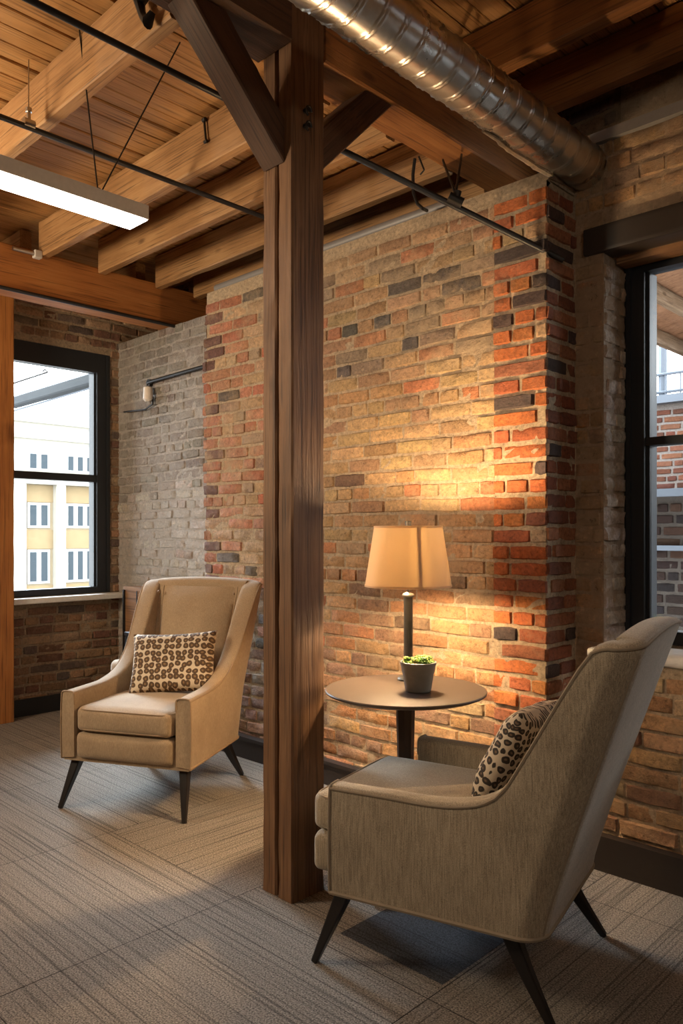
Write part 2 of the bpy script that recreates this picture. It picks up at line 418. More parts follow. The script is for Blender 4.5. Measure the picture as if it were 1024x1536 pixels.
# ------------------------------------------------------------------ mesh helpers
class MB:
    def __init__(s): s.v = []; s.f = []; s.c = []

    def add(s, vs, fs, col=None):
        n = len(s.v); s.v += [tuple(p) for p in vs]; s.f += [tuple(i + n for i in f) for f in fs]
        s.c += [col] * len(fs)

    def box(s, x0, x1, y0, y1, z0, z1, col=None):
        x0, x1 = min(x0, x1), max(x0, x1); y0, y1 = min(y0, y1), max(y0, y1); z0, z1 = min(z0, z1), max(z0, z1)
        s.add([(x0, y0, z0), (x1, y0, z0), (x1, y1, z0), (x0, y1, z0), (x0, y0, z1), (x1, y0, z1), (x1, y1, z1), (x0, y1, z1)],
              [(0, 3, 2, 1), (4, 5, 6, 7), (0, 1, 5, 4), (1, 2, 6, 5), (2, 3, 7, 6), (3, 0, 4, 7)], col)

    def tube(s, pts, r, n=10, cap=True, col=None):
        pts = [Vector(p) for p in pts]
        rs = r if isinstance(r, (list, tuple)) else [r] * len(pts)
        vs, fs = [], []
        prev = None
        for i, p in enumerate(pts):
            t = (pts[min(i + 1, len(pts) - 1)] - pts[max(i - 1, 0)]).normalized()
            if prev is None:
                a = t.orthogonal().normalized()
            else:
                a = (prev - t * prev.dot(t)).normalized()
            prev = a; b = t.cross(a)
            for k in range(n):
                th = 2 * PI * k / n
                vs.append(p + (a * math.cos(th) + b * math.sin(th)) * rs[i])
        for i in range(len(pts) - 1):
            for k in range(n):
                k2 = (k + 1) % n
                fs.append((i * n + k, i * n + k2, (i + 1) * n + k2, (i + 1) * n + k))
        if cap:
            fs.append(tuple(range(n))[::-1]); fs.append(tuple((len(pts) - 1) * n + k for k in range(n)))
        s.add(vs, fs, col)

    def lathe(s, prof, c=(0, 0, 0), n=48, closed=False, col=None):
        vs, fs = [], []
        for (r, z) in prof:
            for k in range(n):
                th = 2 * PI * k / n
                vs.append((c[0] + r * math.cos(th), c[1] + r * math.sin(th), c[2] + z))
        m = len(prof)
        for i in range(m - 1 + (1 if closed else 0)):
            j = (i + 1) % m
            for k in range(n):
                k2 = (k + 1) % n
                fs.append((i * n + k, i * n + k2, j * n + k2, j * n + k))
        if not closed:
            if prof[0][0] > 1e-4: fs.append(tuple(range(n))[::-1])
            if prof[-1][0] > 1e-4: fs.append(tuple((m - 1) * n + k for k in range(n)))
        s.add(vs, fs, col)

    def rbox(s, c, half, r, n=10, puff=(0, 0, 0), fn=None, col=None):
        """rounded, optionally puffed box"""
        def ax(i):
            t = -1 + 2 * i / n
            return math.copysign(abs(t) ** 0.75, t)
        hx, hy, hz = half; vs = []; idx = {}

        def vert(x, y, z):
            k = (round(x, 5), round(y, 5), round(z, 5))
            if k in idx: return idx[k]
            p = Vector((x * hx, y * hy, z * hz))
            q = Vector([max(-(h - r), min(h - r, a)) for a, h in zip(p, half)])
            dlt = p - q
            if dlt.length > 1e-9: p = q + dlt.normalized() * r * min(1, 1)
            p.z += puff[2] * (1 - x * x) * (1 - y * y) * z
            p.x += puff[0] * (1 - z * z) * (1 - y * y) * x
            p.y += puff[1] * (1 - z * z) * (1 - x * x) * y
            p += Vector(c)
            if fn: p = fn(p)
            vs.append(p); idx[k] = len(vs) - 1
            return idx[k]
        fs = []
        A = [ax(i) for i in range(n + 1)]
        for s1 in (-1, 1):
            for i in range(n):
                for j in range(n):
                    a, b, cc, d = A[i], A[i + 1], A[j], A[j + 1]
                    for mk in (lambda u, w: (s1, u, w), lambda u, w: (u, s1, w), lambda u, w: (u, w, s1)):
                        fs.append((vert(*mk(a, cc)), vert(*mk(b, cc)), vert(*mk(b, d)), vert(*mk(a, d))))
        s.add(vs, fs, col)

    def build(s, name, mat, parent=None, smooth=True, angle=40, attr=None, loc=None, rot=None, recalc=True):
        me = bpy.data.meshes.new(name)
        me.from_pydata([tuple(p) for p in s.v], [], s.f)
        me.validate()
        if attr:
            a = me.attributes.new(attr, 'FLOAT_COLOR', 'FACE')
            for i, c in enumerate(s.c[:len(me.polygons)]):
                a.data[i].color = (*(c or (0.3, 0.25, 0.2)), 1)
        if recalc:
            bm = bmesh.new(); bm.from_mesh(me); bmesh.ops.recalc_face_normals(bm, faces=bm.faces); bm.to_mesh(me); bm.free()
        me.materials.append(M[mat] if isinstance(mat, str) else mat)
        if smooth:
            me.polygons.foreach_set('use_smooth', [True] * len(me.polygons))
            if angle < 180: me.set_sharp_from_angle(angle=math.radians(angle))
        o = bpy.data.objects.new(name, me); COL.objects.link(o)
        if parent: o.parent = parent
        if loc is not None: o.location = loc
        if rot is not None: o.rotation_euler = rot
        return o


def tag(o, label=None, cat=None, group=None, kind=None):
    if label: o['label'] = label
    if cat: o['category'] = cat
    if group: o['group'] = group
    if kind: o['kind'] = kind
    return o


def empty(name, loc, rz=0, label=None, cat=None, group=None):
    o = bpy.data.objects.new(name, None); COL.objects.link(o); o.empty_display_size = 0.1
    o.location = loc; o.rotation_euler = (0, 0, rz)
    return tag(o, label, cat, group)


def timber(name, p0, p1, w, h, mat, parent=None, jit=0.0025, chamfer=0.006, seed=0):
    """a sawn beam along local X from p0 to p1 (centre line), w wide (horizontal), h high"""
    p0, p1 = Vector(p0), Vector(p1); Lv = p1 - p0; Ln = Lv.length
    xa = Lv.normalized()
    up = Vector((0, 0, 1)) if abs(xa.z) < 0.95 else Vector((0, 1, 0))
    ya = up.cross(xa).normalized(); za = xa.cross(ya)
    n = max(2, int(Ln / 0.06)); vs, fs = [], []
    c = chamfer
    sec = [(-w / 2 + c, -h / 2), (w / 2 - c, -h / 2), (w / 2, -h / 2 + c), (w / 2, h / 2 - c), (w / 2 - c, h / 2), (-w / 2 + c, h / 2), (-w / 2, h / 2 - c), (-w / 2, -h / 2 + c)]
    for i in range(n + 1):
        x = Ln * i / n
        for k, (a, b) in enumerate(sec):
            j = jit * (0 if i in (0, n) else 1)
            q = noise.noise(Vector((x * 4 + seed * 7.3, k * 3.1, seed))) * j * 2
            q2 = noise.noise(Vector((x * 11 + seed, k * 5.7, 9 + seed))) * j
            vs.append((x, a - math.copysign(abs(q) + abs(q2), a), b - math.copysign(abs(q2) + abs(q), b)))
    for i in range(n):
        for k in range(8):
            k2 = (k + 1) % 8
            fs.append((i * 8 + k, i * 8 + k2, (i + 1) * 8 + k2, (i + 1) * 8 + k))
    fs.append(tuple(range(8))[::-1]); fs.append(tuple(n * 8 + k for k in range(8)))
    mb = MB(); mb.add(vs, fs)
    o = mb.build(name, mat, None, smooth=True, angle=30)
    mat4 = Matrix((xa, ya, za)).transposed().to_4x4(); mat4.translation = p0
    if parent:
        o.parent = parent
        o.matrix_basis = Matrix.Translation(-Vector(parent.location)) @ mat4 if parent.rotation_euler.z == 0 else parent.matrix_basis.inverted() @ mat4
    else:
        o.matrix_basis = mat4
    return o


# ------------------------------------------------------------------ brick walls
COURSE = 0.0645


class Wall(MB):
    def frame(s, O, U, Nn): s.O, s.U, s.N = Vector(O), Vector(U), Vector(Nn)

    def P(s, u, z, d): return s.O + s.U * u + s.N * d + Vector((0, 0, z))

    def mortar(s, u0, u1, z0, z1, col, rough=0.004, step=0.03, pin=True):
        nu = max(1, int((u1 - u0) / step)); nz = max(1, int((z1 - z0) / step))
        vs, fs = [], []
        for j in range(nz + 1):
            for i in range(nu + 1):
                u = u0 + (u1 - u0) * i / nu; z = z0 + (z1 - z0) * j / nz
                d = 0 if pin and (i in (0, nu) or j in (0, nz)) else noise.noise(Vector((u * 22, z * 22, s.O.x + s.O.y * 3))) * rough
                vs.append(s.P(u, z, d))
        for j in range(nz):
            for i in range(nu):
                a = j * (nu + 1) + i
                fs.append((a, a + 1, a + nu + 2, a + nu + 1))
        s.add(vs, fs, col)

    def bricks(s, rects, colour, gap=0.0065, prot=0.0055, Lb=0.2, rough=0.0055, seed=1, edge=None, course=COURSE, wave=0.010, tooth=0.0):
        """rects: (u0,u1,z0,z1). colour(u,z,rnd)->rgb. edge: u values where bricks run to the arris"""
        rnd = random.Random(seed)
        zmin = min(r[2] for r in rects); zmax = max(r[3] for r in rects)
        umin = min(r[0] for r in rects); umax = max(r[1] for r in rects)
        S = [0, 0.035, 0.3, 0.5, 0.7, 0.965, 1]; T = [0, 0.10, 0.5, 0.90, 1]
        for k in range(int(zmin / course), int(zmax / course) + 1):
            u = umin - rnd.random() * Lb
            header = (k % 6 == 3)
            while u < umax:
                ln = (Lb * 0.5 if header or rnd.random() < 0.16 else Lb) * rnd.uniform(0.93, 1.07)
                a, b = u + gap / 2, u + ln - gap / 2
                u += ln
                p = prot * rnd.uniform(0.5, 1.5) * (0.35 if rnd.random() < 0.1 else 1)
                zj0, zj1 = rnd.uniform(0, 0.0025), rnd.uniform(0, 0.0025)
                tilt = rnd.uniform(-0.003, 0.003); sd = rnd.random() * 50; rn = rnd.random()
                for (r0, r1, q0, q1) in rects:
                    if k * course < q0 - 0.001 or (k + 1) * course > q1 + 0.012: continue
                    aa, bb = max(a, r0 + 0.003), min(b, r1 - 0.003)
                    if edge:
                        for e in edge:
                            if abs(aa - e) < 0.03: aa = e - 0.004 - tooth * rnd.random()
                            if abs(bb - e) < 0.03: bb = e + 0.004
                    if bb - aa < 0.03: continue
                    za, zb = k * course + gap / 2 + zj0, (k + 1) * course - gap / 2 - zj1
                    col = colour((aa + bb) / 2, (za + zb) / 2, rn, rnd)
                    if col is None: continue
                    vs, fs = [], []
                    for j, t in enumerate(T):
                        for i, q in enumerate(S):
                            uu = aa + (bb - aa) * q; zz = za + (zb - za) * t
                            border = i in (0, len(S) - 1) or j in (0, len(T) - 1)
                            corner = i in (0, 1, len(S) - 2, len(S) - 1) and j in (0, len(T) - 1)
                            nz_ = noise.noise(Vector((uu * 30 + sd, zz * 30, sd)))
                            n2 = noise.noise(Vector((uu * 75 + sd, zz * 75, sd * 2)))
                            d = (-0.0015 if border else p + tilt * (q - 0.5) * 2 + nz_ * rough + n2 * rough * 0.5)
                            if border:
                                uu += nz_ * 0.0022 if i in (0, len(S) - 1) else 0
                                zz += n2 * 0.003 if j in (0, len(T) - 1) else 0
                            if corner: zz += (0.003 if j == 0 else -0.003)
                            zz += wave * noise.noise(Vector((uu * 1.1, k * 0.13, s.O.y))) + wave * 0.5 * noise.noise(Vector((uu * 4, k * 0.31, 3)))
                            zz = max(q0, min(q1, zz))
                            vs.append(s.P(uu, zz, d))
                    w = len(S)
                    for j in range(len(T) - 1):
                        for i in range(w - 1):
                            v0 = j * w + i
                            fs.append((v0, v0 + 1, v0 + w + 1, v0 + w))
                    s.add(vs, fs, col)


def vary(c, rnd, a=0.16):
    k = 1 + rnd.uniform(-a, a)
    return tuple(min(1, x * k * (1 + rnd.uniform(-0.05, 0.05))) for x in c)


def pick(rn, table):
    t = 0
    for w, c in table:
        t += w
        if rn <= t: return c
    return table[-1][1]


def col_main(u, z, rn, rnd):
    x = u
    if x < -2.75:   # pinker stretch beyond the post
        c = pick(rn, [(0.30, (0.44, 0.21, 0.13)), (0.15, (0.40, 0.15, 0.09)), (0.33, (0.46, 0.31, 0.19)), (0.17, (0.36, 0.26, 0.18)), (0.05, (0.14, 0.11, 0.09))])
        if z < 0.6: c = pick(rn, [(0.4, (0.24, 0.14, 0.10)), (0.4, (0.34, 0.20, 0.13)), (0.2, (0.30, 0.24, 0.19))])
        if x < -3.56 and rn > 0.45: c = (0.17, 0.09, 0.07)
    elif z > 1.95:
        c = pick(rn, [(0.32, (0.40, 0.27, 0.16)), (0.3, (0.36, 0.22, 0.13)), (0.2, (0.42, 0.20, 0.11)), (0.14, (0.28, 0.21, 0.15)), (0.04, (0.12, 0.105, 0.095))])
    elif z > 1.05:
        c = pick(rn, [(0.42, (0.50, 0.33, 0.17)), (0.28, (0.44, 0.26, 0.13)), (0.18, (0.38, 0.24, 0.14)), (0.09, (0.44, 0.19, 0.09)), (0.03, (0.2, 0.12, 0.08))])
    else:
        c = pick(rn, [(0.40, (0.46, 0.27, 0.13)), (0.28, (0.42, 0.21, 0.10)), (0.17, (0.34, 0.20, 0.12)), (0.1, (0.24, 0.14, 0.09)), (0.05, (0.48, 0.33, 0.19))])
    return vary(c, rnd)


def col_pier(u, z, rn, rnd):
    c = pick(rn, [(0.40, (0.48, 0.145, 0.045)), (0.24, (0.40, 0.12, 0.05)), (0.12, (0.52, 0.20, 0.06)), (0.10, (0.30, 0.11, 0.06)), (0.09, (0.08, 0.055, 0.05)), (0.05, (0.42, 0.29, 0.17))])
    return vary(c, rnd)


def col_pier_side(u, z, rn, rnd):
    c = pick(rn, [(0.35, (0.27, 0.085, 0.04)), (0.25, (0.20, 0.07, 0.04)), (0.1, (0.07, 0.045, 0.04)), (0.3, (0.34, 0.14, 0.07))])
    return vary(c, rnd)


def col_white(u, z, rn, rnd):
    if u > -3.80 and rn > 0.35:
        return vary(pick(rnd.random(), [(0.5, (0.22, 0.11, 0.08)), (0.3, (0.13, 0.12, 0.12)), (0.2, (0.33, 0.22, 0.17))]), rnd)
    if z > 1.45 + 0.25 * noise.noise(Vector((u * 2, 0, 1))):
        c = pick(rn, [(0.5, (0.27, 0.235, 0.20)), (0.3, (0.32, 0.27, 0.23)), (0.2, (0.24, 0.19, 0.155))])
    else:
        c = pick(rn, [(0.6, (0.60, 0.54, 0.47)), (0.3, (0.54, 0.46, 0.38)), (0.1, (0.45, 0.30, 0.23))])
    return vary(c, rnd, 0.08)


def col_brown(u, z, rn, rnd):
    c = pick(rn, [(0.32, (0.26, 0.15, 0.085)), (0.25, (0.34, 0.20, 0.11)), (0.2, (0.20, 0.10, 0.065)), (0.13, (0.14, 0.10, 0.08)), (0.1, (0.40, 0.27, 0.17))])
    return vary(c, rnd)


def col_plaster(u, z, rn, rnd):
    c = pick(rn, [(0.45, (0.36, 0.24, 0.14)), (0.3, (0.42, 0.24, 0.11)), (0.15, (0.38, 0.15, 0.06)), (0.1, (0.26, 0.16, 0.10))])
    return vary(c, rnd)


def col_reveal(u, z, rn, rnd):
    return vary((0.72, 0.66, 0.60), rnd, 0.08)  # reveal bricks paled: window daylight is put into their colour


def col_base(u, z, rn, rnd):
    c = pick(rn, [(0.4, (0.44, 0.27, 0.14)), (0.3, (0.36, 0.20, 0.10)), (0.2, (0.27, 0.15, 0.09)), (0.1, (0.46, 0.33, 0.20))])
    return vary(c, rnd)


YA, YP, YR, YW = 2.64, 2.625, 2.85, 2.89      # main wall, pier face, near window wall, alcove wall
XA0, XA1, XP1 = -3.643, -1.703, -1.477
XF = -5.06                                    # far window wall
DECK = 3.0
SMORT = (0.45, 0.35, 0.24)


def struct(o): o['kind'] = 'structure'; return o


# floor ---------------------------------------------------------------
fl = MB()
TX0, TS = -1.23, 0.80


def tiles():
    xs = [TX0 + TS * i for i in range(-6, 7)]
    for i in range(len(xs) - 1):
        x0, x1 = xs[i], xs[i + 1]
        ys = [1.585 + TS * j for j in range(-8, 4)]
        for j in range(len(ys) - 1):
            y0, y1 = ys[j], ys[j + 1]
            if x0 < -5.9 or x1 > 3.7 or y0 < -4.2: continue
            d = 0.0
            if x0 > TX0 - 0.01: d = 1.0
            if abs(x0 - (TX0 - 2 * TS)) < 0.01 and abs(y0 - 1.585) < 0.01: d = 1.0
            tone = random.uniform(0.9, 1.05)
            g = 0.0016
            fl.add([(x0 + g, y0 + g, 0), (x1 - g, y0 + g, 0), (x1 - g, y1 - g, 0), (x0 + g, y1 - g, 0)], [(0, 1, 2, 3)], (d, tone, 0.0))


tiles()
fl.box(-5.3, 3.4, -4.0, 3.3, -0.08, -0.003, (0, 0.3, 0.4))
# the single dark tile under the near chair
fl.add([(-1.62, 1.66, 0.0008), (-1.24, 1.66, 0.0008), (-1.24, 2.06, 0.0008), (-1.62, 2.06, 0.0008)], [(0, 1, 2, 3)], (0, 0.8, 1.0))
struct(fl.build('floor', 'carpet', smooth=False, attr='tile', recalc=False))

# ceiling deck ---------------------------------------------------------
ce = MB()
x = -5.3; k = 0
DECK2 = 3.2
while x < 3.4:
    w = 0.098 + random.uniform(-0.004, 0.004)
    n = 30; dk = DECK2 if x > -1.90 else DECK
    dz = random.uniform(0, 0.006)
    vs, fs = [], []
    for i in range(n + 1):
        y = -4.0 + 7.3 * i / n
        for (a, b) in ((0.002, dk + 0.02), (0.002, dk + dz + 0.004), (0.006, dk + dz), (w - 0.006, dk + dz), (w - 0.002, dk + dz + 0.004), (w - 0.002, dk + 0.02)):
            vs.append((y, -(x + a + noise.noise(Vector((y * 3, k, 0))) * 0.0015), b + noise.noise(Vector((y * 5, x + a, 2))) * 0.002))
    for i in range(n):
        for q in range(5): fs.append((i * 6 + q, i * 6 + q + 1, (i + 1) * 6 + q + 1, (i + 1) * 6 + q))
    ce.add(vs, fs)
    x += w; k += 1
ce.box(-4.0, 3.3, 1.85, 5.3, DECK + 0.02, DECK + 0.12); ce.box(-4.0, 3.3, -3.4, 1.95, DECK2 + 0.02, DECK2 + 0.12); ce.box(-4.0, 3.3, 1.93, 1.95, DECK, DECK2 + 0.03)
c_ = ce.build('ceiling', 'deck', smooth=False); struct(c_); c_.rotation_euler = (0, 0, PI / 2)   # boards run along the room's y

# main wall ------------------------------------------------------------
w = Wall(); w.frame((0, YA, 0), (1, 0, 0), (0, -1, 0))
w.mortar(XA0, XA1, 0, 2.56, SMORT)
w.bricks([(XA0, XA1, 0.03, 2.56)], col_main, seed=3, edge=[XA0], prot=0.006, rough=0.006, tooth=0.035, gap=0.006)
w.box(XA0, XP1 - 0.001, YA + 0.002, 3.22, 2.54, 2.575, SMORT)
w.frame((XA0, 0, 0), (0, 1, 0), (-1, 0, 0)); w.mortar(YA, YW, 0, 2.56, SMORT)
w.bricks([(YA, YW, 0.03, 2.56)], col_pier_side, seed=9, edge=[YA])
struct(w.build('wall_main', 'brick_main', attr='brick_colour', angle=50))

w = Wall(); w.frame((0, YP, 0), (1, 0, 0), (0, -1, 0))
w.mortar(XA1, XP1, 0, 2.53, SMORT)
w.bricks([(XA1, XP1, 0.0, 2.53)], col_pier, seed=11, edge=[XA1, XP1], Lb=0.2, prot=0.008, gap=0.010, rough=0.007)
w.frame((XP1, 0, 0), (0, 1, 0), (1, 0, 0)); w.mortar(YP, YR, 0, 2.53, SMORT)
w.bricks([(YP, YR, 0.0, 2.53)], col_pier_side, seed=12, edge=[YP], prot=0.007, gap=0.010)
w.box(XA1, XP1, YP + 0.002, YR, 2.50, 2.532, SMORT)
w.frame((XA1, 0, 0), (0, -1, 0), (-1, 0, 0)); w.mortar(-YA, -YP, 0, 2.53, SMORT)
struct(w.build('wall_pier', 'brick_pier', attr='brick_colour', angle=50))

# alcove wall (lime washed) -------------------------------------------
w = Wall(); w.frame((0, YW, 0), (1, 0, 0), (0, -1, 0))
w.mortar(XF - 0.2, XA0, 0, 2.57, (0.50, 0.45, 0.40))
w.bricks([(XF - 0.05, XA0, 0.0, 2.57)], col_white, seed=21, prot=0.005, rough=0.009, wave=0.012, gap=0.007)
w.box(XF - 0.2, XA0, YW + 0.002, 3.22, 2.54, 2.572, (0.3, 0.25, 0.2))
struct(w.build('wall_alcove', 'brick_white', attr='brick_colour', angle=50))

# upper wall stepping back above the ledge ------------------------------
w = Wall(); w.frame((0, 3.22, 0), (1, 0, 0), (0, -1, 0))
w.mortar(XF - 0.2, XP1 + 0.02, 2.5, DECK2 + 0.02, (0.25, 0.17, 0.1))
w.bricks([(XF - 0.1, XP1, 2.5, DECK2)], col_brown, seed=22)
struct(w.build('wall_upper', 'brick_brown', attr='brick_colour', angle=50))

# far window wall -------------------------------------------------------
WY0, WY1, WZ0, WZ1 = 1.70, 2.823, 0.775, 2.475
w = Wall(); w.frame((XF, 0, 0), (0, 1, 0), (1, 0, 0))
for r in ((1.2, WY0, 0, DECK), (WY1, 3.22, 0, DECK), (WY0, WY1, 0, WZ0), (WY0, WY1, WZ1, DECK)):
    w.mortar(*r, (0.36, 0.27, 0.18))
w.bricks([(1.2, WY0, 0, DECK), (WY1, 3.22, 0, DECK), (WY0, WY1, 0, WZ0 - 0.04), (WY0, WY1, WZ1 + 0.01, DECK)], col_brown, seed=31, prot=0.008, rough=0.007, gap=0.009)
# reveal faces
w.frame((0, WY1, 0), (1, 0, 0), (0, -1, 0)); w.mortar(XF - 0.22, XF, WZ0, WZ1, (0.4, 0.27, 0.17))
w.frame((0, WY0, 0), (-1, 0, 0), (0, 1, 0)); w.mortar(-XF, -XF + 0.22, WZ0, WZ1, (0.4, 0.27, 0.17))
w.box(XF - 0.22, XF - 0.004, WY0, WY1, WZ1, WZ1 + 0.05, (0.3, 0.2, 0.13))
w.box(XF - 0.22, XF - 0.005, WY0, WY1, WZ0 - 0.05, WZ0 - 0.0, (0.3, 0.2, 0.13))
w.box(XF - 0.22, XF - 0.001, -4.0, 1.2, 0, DECK, (0.42, 0.3, 0.2))
struct(w.build('wall_far', 'brick_brown', attr='brick_colour', angle=50))
sl = MB(); sl.rbox((XF + 0.0, (WY0 + WY1) / 2 + 0.03, WZ0 - 0.018), (0.10, (WY1 - WY0) / 2 + 0.05, 0.02), 0.008)
struct(sl.build('trim_far_sill', 'blue_sill'))


def sash(idx, fx, lo0, lo1, z0, z1, stile, head, sillh, tz, th, dep, axis, kind='far'):
    """window with frame, transom and two panes; axis 'x': plane x=fx, span in y; axis 'y': plane y=fx, span in x"""
    def bx(mb, a0, a1, q0, q1, e=0.0):
        if axis == 'x': mb.box(fx - dep + e, fx + e, a0, a1, q0, q1)
        else: mb.box(a0, a1, fx - e, fx + dep - e, q0, q1)
    root = empty('window_%d' % idx, (0, 0, 0)); root['kind'] = 'structure'
    f = MB()
    bx(f, lo0, lo0 + stile, z0, z1); bx(f, lo1 - stile, lo1, z0, z1)
    bx(f, lo0 + stile, lo1 - stile, z1 - head, z1); bx(f, lo0 + stile, lo1 - stile, z0, z0 + sillh)
    # inner bead, a step back
    s2 = stile - 0.018
    for a0, a1, q0, q1 in ((lo0 + s2, lo0 + stile + 0.012, z0 + sillh, z1 - head), (lo1 - stile - 0.012, lo1 - s2, z0 + sillh, z1 - head)):
        bx(f, a0, a1, q0, q1, -dep * 0.35)
    bx(f, lo0 + 0.01, lo0 + 0.028, z0 + 0.01, z1 - 0.01, 0.012); bx(f, lo1 - 0.028, lo1 - 0.01, z0 + 0.01, z1 - 0.01, 0.012)
    o = f.build('window_frame', 'black_frame', root, smooth=False)
    t = MB(); bx(t, lo0 + stile, lo1 - stile, tz - th / 2, tz + th / 2, -0.01)
    t.build('transom', 'black_frame', root, smooth=False)
    for (q0, q1) in ((z0 + sillh, tz - th / 2), (tz + th / 2, z1 - head)):
        g = MB()
        if axis == 'x': g.box(fx - dep * 0.6, fx - dep * 0.6 + 0.005, lo0 + stile, lo1 - stile, q0, q1)
        else: g.box(lo0 + stile, lo1 - stile, fx + dep * 0.6 - 0.005, fx + dep * 0.6, q0, q1)
        g.build('window_pane', 'glass', root, smooth=False)
    return root


sash(1, XF + 0.0, WY0 + 0.002, WY1 - 0.002, WZ0 + 0.004, WZ1 - 0.004, 0.10, 0.135, 0.045, 1.588, 0.05, 0.07, 'x')

# near window wall ------------------------------------------------------
NX0, NX1, NZ0, NZ1 = -1.358, -0.05, 0.77, 2.285
w = Wall(); w.frame((0, YR, 0), (1, 0, 0), (0, -1, 0))
for r in ((XP1 - 0.02, NX0, 0, 2.76), (NX1, 0.6, 0, 2.76), (NX0, NX1, NZ1, 2.76)):
    w.mortar(*r, (0.40, 0.29, 0.19), rough=0.006)
w.bricks([(XP1, NX0, 0.7, 2.74), (NX1, 0.6, 0, 2.74), (NX0, NX1, NZ1 + 0.11, 2.74)], col_plaster, seed=41, prot=0.005, rough=0.006)
w.box(XP1 - 0.02, 0.6, YR + 0.004, 3.26, 2.74, 2.76, SMORT)
w.box(XP1 - 0.10, 0.6, 3.235, 3.26, 2.7, DECK2 + 0.02, SMORT)
w.box(0.6, 3.4, YR, YR + 0.3, 0, DECK2 + 0.02, (0.42, 0.3, 0.2))
# reveal
w.frame((NX0, 0, 0), (0, 1, 0), (1, 0, 0)); w.mortar(YR, 3.13, NZ0, NZ1, (0.50, 0.43, 0.36), rough=0.008)
w.bricks([(YR, 3.06, NZ0, NZ1)], col_reveal, seed=43, prot=0.006, rough=0.012, wave=0.012)
w.frame((NX1, 0, 0), (0, -1, 0), (-1, 0, 0)); w.mortar(-3.13, -YR, NZ0, NZ1, (0.50, 0.43, 0.36))
w.box(NX0, NX1, YR + 0.02, 3.13, NZ1, NZ1 + 0.02, (0.28, 0.15, 0.08))
struct(w.build('wall_near_window', 'brick_plaster', attr='brick_colour', angle=50))
# wall below the near window, flush with the pier
w = Wall(); w.frame((0, 2.66, 0), (1, 0, 0), (0, -1, 0))
w.mortar(-1.33, 1.2, 0, 0.75, SMORT)
w.bricks([(-1.33, 1.2, 0.0, 0.75)], col_base, seed=45, prot=0.008, rough=0.006, edge=[-1.33])
w.box(-1.33, 1.2, 2.664, YR - 0.005, 0.0, 0.75, SMORT); w.box(-1.33, NX1, YR - 0.005, 3.13, 0.70, 0.765, SMORT)
struct(w.build('wall_below_window', 'brick_main', attr='brick_colour', angle=50))
sl = MB(); sl.rbox((-0.1, 2.74, 0.765), (1.23, 0.10, 0.022), 0.02, n=12)
struct(sl.build('trim_near_sill', 'blue_sill'))
sash(2, 3.03, NX0 + 0.002, NX1 - 0.002, NZ0, NZ1 - 0.003, 0.08, 0.045, 0.05, onY(990, 660, 3.03).z, 0.032, 0.07, 'y')
lt = MB(); lt.rbox((-0.62, YR + 0.03, 2.335), (0.812, 0.055, 0.052), 0.006)
struct(lt.build('trim_window_lintel', 'dark_base'))
so = MB(); so.box(NX0 + 0.01, NX1 - 0.01, YR + 0.09, 3.02, NZ1 - 0.025, NZ1 - 0.001)
struct(so.build('trim_window_soffit', 'cabinet', smooth=False))

# rest of the room, behind the camera --------------------------------------
b = MB(); b.box(-5.3, 3.4, -4.1, -4.0, 0, DECK2 + 0.1); struct(b.build('wall_rear', 'plaster_wall', smooth=False))
b = MB(); b.box(3.4, 3.5, -4.0, 3.3, 0, DECK2 + 0.1); struct(b.build('wall_side', 'plaster_wall', smooth=False))

# baseboards
bb = MB(); bb.box(XA0 + 0.01, -1.6, YA - 0.045, YA - 0.012, 0, 0.10); bb.box(XA0 + 0.01, -1.6, YA - 0.055, YA - 0.012, 0.10, 0.116)
struct(bb.build('baseboard_main', 'dark_base', smooth=False))
bb = MB(); bb.box(XF + 0.014, XF + 0.035, -3.9, YW - 0.02, 0, 0.11); struct(bb.build('baseboard_far', 'black', smooth=False))
bb = MB(); bb.box(XF + 0.04, XA0, YW - 0.04, YW - 0.016, 0, 0.11); struct(bb.build('baseboard_alcove', 'black', smooth=False))
bb = MB(); bb.box(-1.32, 1.2, 2.61, 2.648, 0, 0.125); struct(bb.build('baseboard_near', 'dark_base', smooth=False))

# ------------------------------------------------------------------ timber frame
post = empty('wooden_post', (-1.9335, 1.756, 0), 0, 'tall rough brown timber post in the middle of the room, split by a groove', 'post')
PX0, PX1, PY0, PY1 = -2.01, -1.857, 1.681, 1.831
timber('post_timber', ((-1.930 + PX1) / 2, (PY0 + PY1) / 2, 0.001), ((-1.930 + PX1) / 2, (PY0 + PY1) / 2, DECK - 0.005), 0.0735, 0.150, 'post', post, jit=0.003, seed=1)
timber('post_timber', ((PX0 - 1.938) / 2, (PY0 + PY1) / 2, 0.001), ((PX0 - 1.938) / 2, (PY0 + PY1) / 2, DECK - 0.005), 0.0715, 0.148, 'post', post, jit=0.003, seed=2)
hk = MB()
for pz in (167, 190):
    p = onX(457, pz, PX1)
    hk.tube([p + Vector((0.0, 0, 0)), p + Vector((0.02, 0, 0.0))], 0.009)
    hk.tube([p + Vector((0.02, 0.012 * math.cos(t), -0.006 + 0.016 * math.sin(t))) for t in [i * 0.5 for i in range(10)]], 0.0035, 6)
hk.v = [(a - post.location.x, b_ - post.location.y, c) for a, b_, c in hk.v]
o = hk.build('hook', 'iron', post); o['label'] = 'small iron eye hooks'

BZ = 2.79


def beam(name, label, *a, **k):
    o = timber(name, *a, **k); tag(o, label, 'beam'); return o


